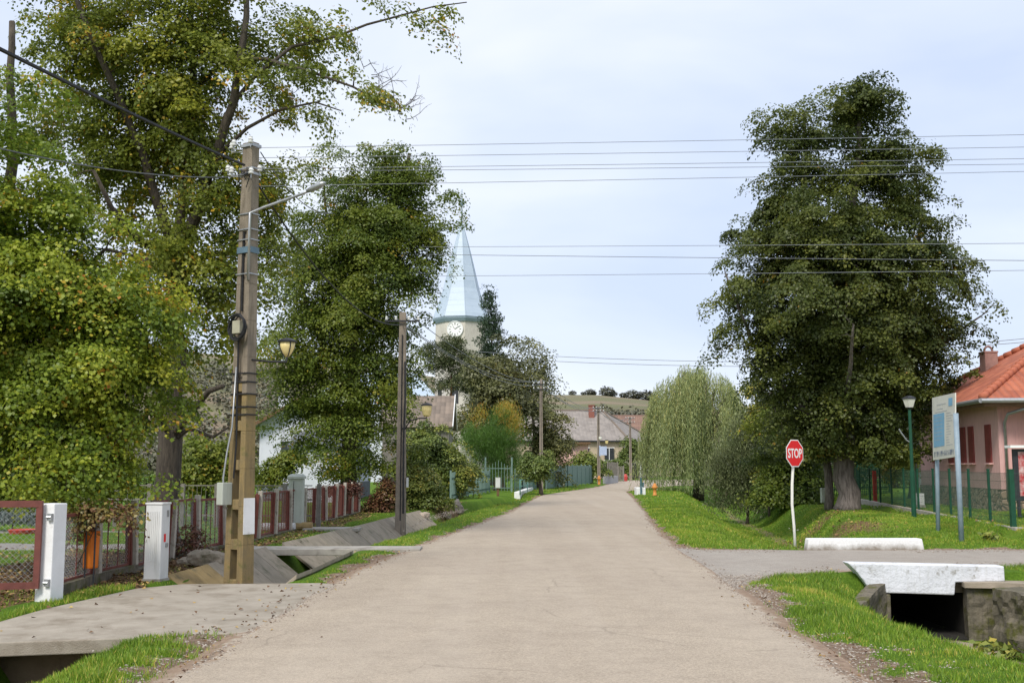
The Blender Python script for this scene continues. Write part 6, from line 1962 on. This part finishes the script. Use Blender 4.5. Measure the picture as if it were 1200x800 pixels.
mb = MB(); mb.lathe([(.10, cz(263)), (.06, cz(243)), (.06, cz(242)), (.28, cz(240)), (.33, cz(237.5)), (.24, cz(235)), (.06, cz(233)), (.04, cz(222))], (cxx, Yc_, 0), 10); mb.build('finial', M['bluegrey'], rt, smooth=True)
# clock on the face centred left of the ridge
aC = ph - PI / 8
fn = Vector((math.cos(aC), math.sin(aC), 0)); ft = Vector((-math.sin(aC), math.cos(aC), 0))
cc = Vector((cxx, Yc_, cz(389))) + fn * (Rt * math.cos(PI / 8) + .06)
def disc(mbx, c, r_, th, n=32): mbx.extr([c + ft * (r_ * math.cos(2 * PI * i / n)) + Vector((0, 0, r_ * math.sin(2 * PI * i / n))) for i in range(n)], fn * -th)
mb = MB(); disc(mb, cc + fn * .05, .86, .15); cl_ = mb.build('clock_face', M['signwhite'], rt)
mb = MB()
for h in range(12):
    a = PI / 2 - h * PI / 6
    d = ft * math.cos(a) + Vector((0, 0, math.sin(a)))
    mb.bar(cc + fn * .06 + d * .50, cc + fn * .06 + d * .72, .09, .03)
for a, ln in ((R(125), .42), (R(35), .55)):
    d = ft * math.cos(a) + Vector((0, 0, math.sin(a))); mb.bar(cc + fn * .08, cc + fn * .08 + d * ln, .07, .02)
mb.build('clock_hand', M['dkmetal'], cl_, off=rt.location)
mb = MB()
for i in range(32):
    a0, a1 = 2 * PI * i / 32, 2 * PI * (i + 1) / 32
    mb.bar(cc + fn * .06 + ft * .9 * math.cos(a0) + Vector((0, 0, .9 * math.sin(a0))), cc + fn * .06 + ft * .9 * math.cos(a1) + Vector((0, 0, .9 * math.sin(a1))), .1, .07)
mb.build('clock_rim', M['white'], cl_, off=rt.location)
# louvre windows below
for j in range(8):
    aW = ph + PI / 8 + j * PI / 4
    n_ = Vector((math.cos(aW), math.sin(aW), 0)); t_ = Vector((-n_.y, n_.x, 0))
    c_ = Vector((cxx, Yc_, cz(462))) + n_ * (Rt * math.cos(PI / 8) + .0)
    mb = MB(); pts = [c_ + t_ * (.42 * x_) + Vector((0, 0, z_)) for x_, z_ in ((-1, -1.2), (1, -1.2), (1, .8), (.7, 1.2), (0, 1.4), (-.7, 1.2), (-1, .8))]
    mb.extr(pts, n_ * .04); mb.build('louvre', M['dkmetal'], rt)
# nave
nx0, nx1, zn, zrf = cxx - 17, cxx - 1.5, 8.2, cz(437)
mb = MB(); mb.prism([(nx0, Yc_ - 5), (nx1, Yc_ - 5), (nx1, Yc_ + 5), (nx0, Yc_ + 5)], -.5, zn); mb.build('nave_wall', M['whitewall'], rt)
ax_, bx_ = nx0 + 4, cxx - 5.2
uvroof([[(nx0 - .4, Yc_ - 5.4, zn), (nx1, Yc_ - 5.4, zn), (bx_, Yc_, zrf), (ax_, Yc_, zrf)], [(nx1, Yc_ + 5.4, zn), (nx0 - .4, Yc_ + 5.4, zn), (ax_, Yc_, zrf), (bx_, Yc_, zrf)],
        [(nx0 - .4, Yc_ + 5.4, zn), (nx0 - .4, Yc_ - 5.4, zn), (ax_, Yc_, zrf)], [(nx1, Yc_ - 5.4, zn), (nx1, Yc_ + 5.4, zn), (bx_, Yc_, zrf)]], 'nave_roof', M['tin'], rt, .1)

# long grey roofed house ---------------------------------------------------
rt = empty('long_house', (9, 152, 0), 'long cream house with a large hipped grey roof and brick chimney at the bend', 'house')
A, B, Cc, D = Vector((-1, 149, 0)), Vector((15.9, 150, 0)), Vector((21.5, 163, 0)), Vector((4, 164, 0))
zE2 = W(720, 516, 150).z
def P3(v, z): return Vector((v.x, v.y, z))
mb = MB(); mb.prism([(p.x, p.y) for p in (A, B, Cc, D)], -.3, zE2 - .02); mb.build('wall', M['creamwall'], rt)
ov = .6
cen = (A + B + Cc + D) / 4
def ovr(p): d = (p - cen).normalized(); return Vector((p.x + d.x * ov * 1.3, p.y + d.y * ov, zE2))
a_, b_, c_, d_ = map(ovr, (A, B, Cc, D))
R2 = W(706, 481, 156.5); R1 = Vector((3.0, 156, R2.z))
uvroof([[a_, b_, R2, R1], [b_, c_, R2], [c_, d_, R1, R2], [d_, a_, R1]], 'roof', M['tile_old'], rt, .12)
mb = MB()
for p, q in ((b_, R2), (R1, R2), (c_, R2)): mb.tube([p + Vector((0, 0, .06)), q + Vector((0, 0, .06))], .13, 6)
mb.build('ridge_tiles', M['tile_grey'], rt)
mb = MB(); mb.bar(a_ + Vector((0, -.1, -.1)), b_ + Vector((0, -.1, -.1)), .16, .2); mb.bar(b_ + Vector((0, -.1, -.1)), c_ + Vector((.1, 0, -.1)), .16, .2); mb.build('gutter', M['dkmetal'], rt)
chp = W(693, 478, 155)
mb = MB(); mb.box((chp.x, 155, chp.z - .7), (.8, .7, 2.2)); mb.box((chp.x, 155, chp.z + .4), (.92, .85, .12)); mb.build('chimney', M['brickch'], rt)
mb = MB(); mb.box((B.x - .15, 149.9, 2.2), (.12, .12, 4.6)); mb.build('downpipe', M['white'], rt)
for px in (666, 685, 714):
    q = W(px, 536, 149.6)
    mb = MB(); mb.box((q.x, 149.85, q.z + .5), (1.3, .5, 1.7)); w = mb.build('window', M['glass'], rt)
    mb = MB(); mb.box((q.x, 149.55, q.z + .5), (.08, .06, 1.7)); mb.box((q.x, 149.55, q.z + .5 + .88), (1.5, .08, .1)); mb.box((q.x, 149.55, q.z + .5 - .88), (1.5, .08, .1)); mb.build('frame', M['white'], w, off=rt.location)
# shed at its left
q = W(660, 516, 140)
rt = empty('shed', (q.x, 141, 0), 'low pinkish shed with a dark brown eave left of the long cream house', 'shed')
mb = MB(); mb.box((q.x, 142, 2.3), (6.5, 4, 4.6)); mb.build('wall', M['pink'], rt)
mb = MB(); mb.box((q.x, 141.6, 4.72), (7.0, 4.8, .25)); mb.build('roof', M['wood'], rt)
# red roofed house behind
q = W(752, 500, 186)
rt = empty('red_roof_house', (q.x, 190, 0), 'house with a dark red tiled roof behind the cream gable', 'house')
zr_ = W(740, 486, 190).z
mb = MB(); mb.box((q.x, 190, 2.7), (15, 7, 5.4)); mb.build('wall', M['creamwall'], rt)
uvroof([[(q.x - 8, 186, 4.9), (q.x + 8, 186, 4.9), (q.x + 8, 190, zr_), (q.x - 8, 190, zr_)], [(q.x - 8, 190, zr_), (q.x + 8, 190, zr_), (q.x + 8, 194, 4.9), (q.x - 8, 194, 4.9)]], 'roof', M['tile_red'], rt, .15)

# ---------------------------------------------------------------- teal fences along the left past the rocks
def picket(name, label, pts, h, mat, dens=.14, w=.09, rails=2, post=2.2, cat='fence', th=.02, top='flat'):
    rt_ = empty(name, (pts[0][0], pts[0][1], 0), label, cat)
    mbp, mbr = MB(), MB()
    dist = 0
    for (x0, y0), (x1, y1) in zip(pts[:-1], pts[1:]):
        L_ = math.hypot(x1 - x0, y1 - y0); n = max(1, int(L_ / dens))
        a = math.atan2(y1 - y0, x1 - x0)
        for i in range(n):
            t_ = (i + .5) / n; x, y = x0 + (x1 - x0) * t_, y0 + (y1 - y0) * t_
            z = hz_(x, y)
            mbp.box((x, y, z + .08 + h / 2), (w, th, h * random.uniform(.97, 1.02)), rz=a)
        for r_ in range(rails):
            z = .3 + (h - .5) * r_ / max(1, rails - 1)
            mbr.bar((x0, y0 + .03, z + hz_(x0, y0)), (x1, y1 + .03, z + hz_(x1, y1)), .04, .05)
        m_ = max(1, int(L_ / post))
        for i in range(m_ + 1):
            x, y = x0 + (x1 - x0) * i / m_, y0 + (y1 - y0) * i / m_
            mb_ = MB(); mb_.box((x, y, hz_(x, y) + h / 2 + .05), (.09, .09, h + .25)); mb_.build('post', mat, rt_)
    mbp.build('pickets', mat, rt_); mbr.build('rail', mat, rt_)
    return rt_
f0 = G(528, 587); f1 = G(578, 578)
picket('picket_fence', 'faded teal picket fence between the rock pile and the white footbridge', [(f0.x, f0.y), (f1.x - .3, f1.y + 3)], 1.35, M['fenceteal'], .16, .05)
# ornamental gate with pointed tops
rt = empty('garden_gate', (f1.x + .1, f1.y + 3, 0), 'teal metal garden gate with a curved pointed top at the end of the picket fence', 'gate')
mb = MB()
gx0, gy0 = f1.x - .5, f1.y + 3
for k_ in range(9):
    x = gx0 + k_ * .2; hh = 1.7 + .45 * (1 - abs(k_ - 4) / 4)
    mb.bar((x, gy0, .1), (x, gy0, hh), .03, .03)
for z in (.3, 1.6): mb.bar((gx0, gy0, z), (gx0 + 1.6, gy0, z), .05, .05)
mb.build('bars', M['fenceteal'], rt)
for x in (gx0 - .08, gx0 + 1.7):
    mb = MB(); mb.box((x, gy0, 1.15), (.1, .1, 2.4)); mb.build('post', M['fenceteal'], rt)
picket('picket_fence', 'faded teal picket fence behind the white footbridge', [(gx0 + 1.9, gy0 + .5), (W(612, 577, 74).x, 74), (W(628, 575, 79).x, 79)], 1.4, M['fenceteal'], .18, .08)
picket('board_fence', 'long faded teal board fence running from the street tree to the orange bin', [(W(640, 572, 80).x, 80), (W(665, 570, 90).x, 90), (W(695, 564, 108).x, 108)], 1.7, M['fenceteal'], .20, .18, post=3)
picket('board_fence', 'short grey board gate and fence just before the bend', [(W(712, 560, 118).x, 118), (W(724, 560, 119).x, 119)], 2.1, M['woodgrey'], .16, .14)
picket('board_fence', 'low grey garden fence left of the black gate', [(W(724.5, 560, 122).x, 122), (W(731, 560, 122).x, 122)], 1.7, M['woodgrey'], .18, .12)
picket('rail_fence', 'pale wooden rail fence right of the black gate', [(W(752, 560, 150).x, 150), (W(766, 560, 151).x, 151), (W(790, 560, 152).x, 152)], 2.1, M['woodgrey'], .9, .2, post=2)
# black gate with white posts
rt = empty('metal_gate', (W(744, 560, 147).x, 147, 0), 'solid black gate between two white posts at the road bend', 'gate')
x0_, x1_ = W(741, 560, 147).x, W(749, 560, 147).x
mb = MB(); mb.box(((x0_ + x1_) / 2, 147, 1.1), (x1_ - x0_, .08, 2.0)); mb.build('leaf', M['black'], rt)
mb = MB()
for k_ in range(6): mb.box((x0_ + (x1_ - x0_) * (k_ + .5) / 6, 146.94, 1.1), (.03, .03, 1.9))
mb.build('frame', M['dkmetal'], rt)
for x in (x0_ - .15, x1_ + .15):
    mb = MB(); mb.box((x, 147, 1.15), (.25, .25, 2.4)); mb.build('post', M['white'], rt)
# low grey wall by the bend
a = W(708, 566, 106); b = W(724, 561, 112)
rt = tag((lambda m_: m_.build('low_wall', M['greywall'], bevel=.02))((lambda m_: (m_.bar((a.x, 106, .35), (b.x, 113, .35), .25, .8), m_)[1])(MB())), 'low pale grey wall along the inside of the road bend', 'wall')
# ground-level utility box by the teal gate
def ubox(px, py, Y, w, h, label, col='cabinet_green', leg='wood'):
    p = W(px, py, Y); z = hz_(p.x, Y)
    rt_ = empty('utility_box', (p.x, Y, z), label, 'utility box')
    mb_ = MB(); mb_.box((p.x, Y, z + .45 + h / 2), (w, .25, h)); mb_.build('case', M[col], rt_, bevel=.015)
    mb_ = MB(); mb_.box((p.x, Y, z + .22), (.14, .14, .5)); mb_.build('leg', M[leg], rt_)
    mb_ = MB(); mb_.box((p.x, Y - .13, z + .45 + h / 2), (w * .8, .012, h * .85)); mb_.build('door', M['cabinet'], rt_)
ubox(583.5, 574, 62, .30, .62, 'grey utility box on a short leg before the teal picket fence')

# footbridges with rails ------------------------------------------------------
def railbridge(name, label, a, b, wid, hr, sl, seg):
    """slab from a to b (along the road) with a rail along one side"""
    a, b = Vector(a), Vector(b)
    rt_ = empty(name, (a + b) / 2, label, 'footbridge')
    mb_ = MB(); mb_.bar(a + Vector((0, 0, -.05)), b + Vector((0, 0, -.05)), wid, .42); mb_.build('slab', M['white'], rt_, bevel=.02)
    d = (b - a).normalized(); n = Vector((-d.y, d.x, 0))
    for s in (1,):
        mb_ = MB()
        o_ = n * (-wid / 2 * s)
        t0, t1 = a + o_ + Vector((0, 0, hr)), b + o_ + Vector((0, 0, hr))
        mb_.tube([a + o_, t0, t1, b + o_], .035, 8); mb_.tube([a + o_ + Vector((0, 0, hr * .55)), b + o_ + Vector((0, 0, hr * .55))], .025, 8)
        mb_.tube([(a + b) / 2 + o_, (a + b) / 2 + o_ + Vector((0, 0, hr))], .028, 8)
        mb_.build('hand_rail', M['railgreen'], rt_, smooth=True)
    return rt_
a = G(606, 581); b = G(627, 574.5)
railbridge('footbridge', 'small white footbridge with a teal hand rail beside the road on the left', (a.x, a.y, .08), (b.x - .3, b.y, .08), .35, .85, 0, 3)
# right one
rt = empty('footbridge', (9.0, 66, 0), 'white bridge block with a dark teal rail and post on the right road edge', 'footbridge')
q = W(750, 580, 66)
z = hz_(q.x + .1, 66)
mb = MB(); mb.box((q.x, 66, .2), (.55, 1.2, .52)); mb.build('parapet', M['white'], rt, bevel=.03)
mb = MB()
mb.bar((q.x - .02, 65.3, -.05), (q.x - .02, 65.3, 1.05), .09, .09); mb.bar((q.x + .22, 66.6, -.1), (q.x + .28, 66.6, .75), .09, .09)
mb.tube([(q.x - .02, 65.3, 1.0), (q.x + .28, 67.5, .72)], .03, 6)
mb.tube([(q.x - .02, 65.3, .55), (q.x + .28, 67.5, .4)], .03, 6)
mb.build('hand_rail', plain('dark_teal', (.05, .13, .16), (.04, .1, .12), 5, .5), rt)

def bollard(px, py, Y, h, label):
    p = W(px, py, Y); z = hz_(p.x, Y)
    rt_ = empty('hydrant', (p.x, Y, z), label, 'hydrant')
    mb_ = MB(); mb_.lathe([(.13, 0), (.15, .05), (.10, .08), (.10, h * .55), (.16, h * .60), (.17, h * .72), (.11, h * .8), (.10, h * .9), (.04, h)], (p.x, Y, z), 12); mb_.build('body', M['hydrant'], rt_, smooth=True)
    mb_ = MB(); mb_.tube([(p.x - .17, Y, z + h * .66), (p.x + .17, Y, z + h * .66)], .05, 8); mb_.build('outlet', M['hydrant'], rt_)
bollard(767.5, 585, 62.5, .72, 'orange yellow hydrant in the grass beside the right footbridge')
bollard(702, 563, 101, .85, 'orange hydrant by the far pole with the blue sign')
# small red flowers / object by hedge
q = W(733, 555, 125)
mb = MB(); mb.lathe([(.18, 0), (.26, .35), (.22, .35)], (q.x, 125, hz_(q.x, 125)), 10); mb.lathe([(.22, .35), (.25, .6), (.1, .9)], (q.x, 125, hz_(q.x, 125)), 8)
tag(mb.build('planter', M['redplastic']), 'small dark red planter by the roadside hedge at the bend', 'planter')

# ------------------------------------------------------------------ sky, sun, camera
w = bpy.data.worlds.new('World'); bpy.context.scene.world = w
w.use_nodes = True
nt = w.node_tree; N, L = nt.nodes, nt.links
bg = N['Background']
SUN_EL, SUN_AZ = R(48), R(205)   # azimuth measured clockwise from +Y: sun behind the camera, to the left
sky = N.new('ShaderNodeTexSky'); sky.sky_type = 'NISHITA'; sky.sun_disc = False
sky.sun_elevation = SUN_EL; sky.sun_rotation = SUN_AZ; sky.air_density = 1.0; sky.dust_density = 2.0
tc = N.new('ShaderNodeTexCoord')
mp = N.new('ShaderNodeMapping'); mp.inputs['Scale'].default_value = (1.4, 1.4, 4.2); mp.inputs['Location'].default_value = (.7, .3, .2)
L.new(tc.outputs['Generated'], mp.inputs[0])
nz = noise(N, L, mp.outputs[0], 1.3, 5, .48)
nz.inputs['Distortion'].default_value = .3
rp = ramp(N, [(.34, (6.1, 7.0, 8.9)), (.50, (7.4, 8.1, 9.5)), (.66, (9.1, 9.4, 10.0))])
L.new(nz.outputs[0], rp.inputs[0])
col = mixc(N, L, .82, sky.outputs[0], rp.outputs[0])
L.new(col, bg.inputs['Color'])
bg.inputs['Strength'].default_value = .098
sl = bpy.data.lights.new('sun', 'SUN'); sl.energy = 2.6; sl.angle = R(16); sl.color = (1, .95, .87)
so = bpy.data.objects.new('sun', sl); C.objects.link(so)
d = Vector((math.sin(SUN_AZ) * math.cos(SUN_EL), math.cos(SUN_AZ) * math.cos(SUN_EL), math.sin(SUN_EL)))
so.rotation_euler = d.to_track_quat('Z', 'Y').to_euler()
so.location = (0, -20, 40)

cam = bpy.data.cameras.new('camera')
cam.sensor_width = 36; cam.lens = F / 1200 * 36; cam.clip_end = 6000; cam.clip_start = .05
co = bpy.data.objects.new('camera', cam); C.objects.link(co)
co.location = (0, 0, CAMH); co.rotation_euler = (PI / 2 + PITCH, 0, 0)
sc = bpy.context.scene
sc.camera = co
sc.view_settings.view_transform = 'Standard'; sc.view_settings.look = 'None'
sc.view_settings.exposure = .35; sc.view_settings.gamma = 1
sc.render.engine = 'CYCLES'
sc.cycles.max_bounces = 6; sc.cycles.diffuse_bounces = 4; sc.cycles.glossy_bounces = 2; sc.cycles.transmission_bounces = 3
sc.cycles.use_denoising = True
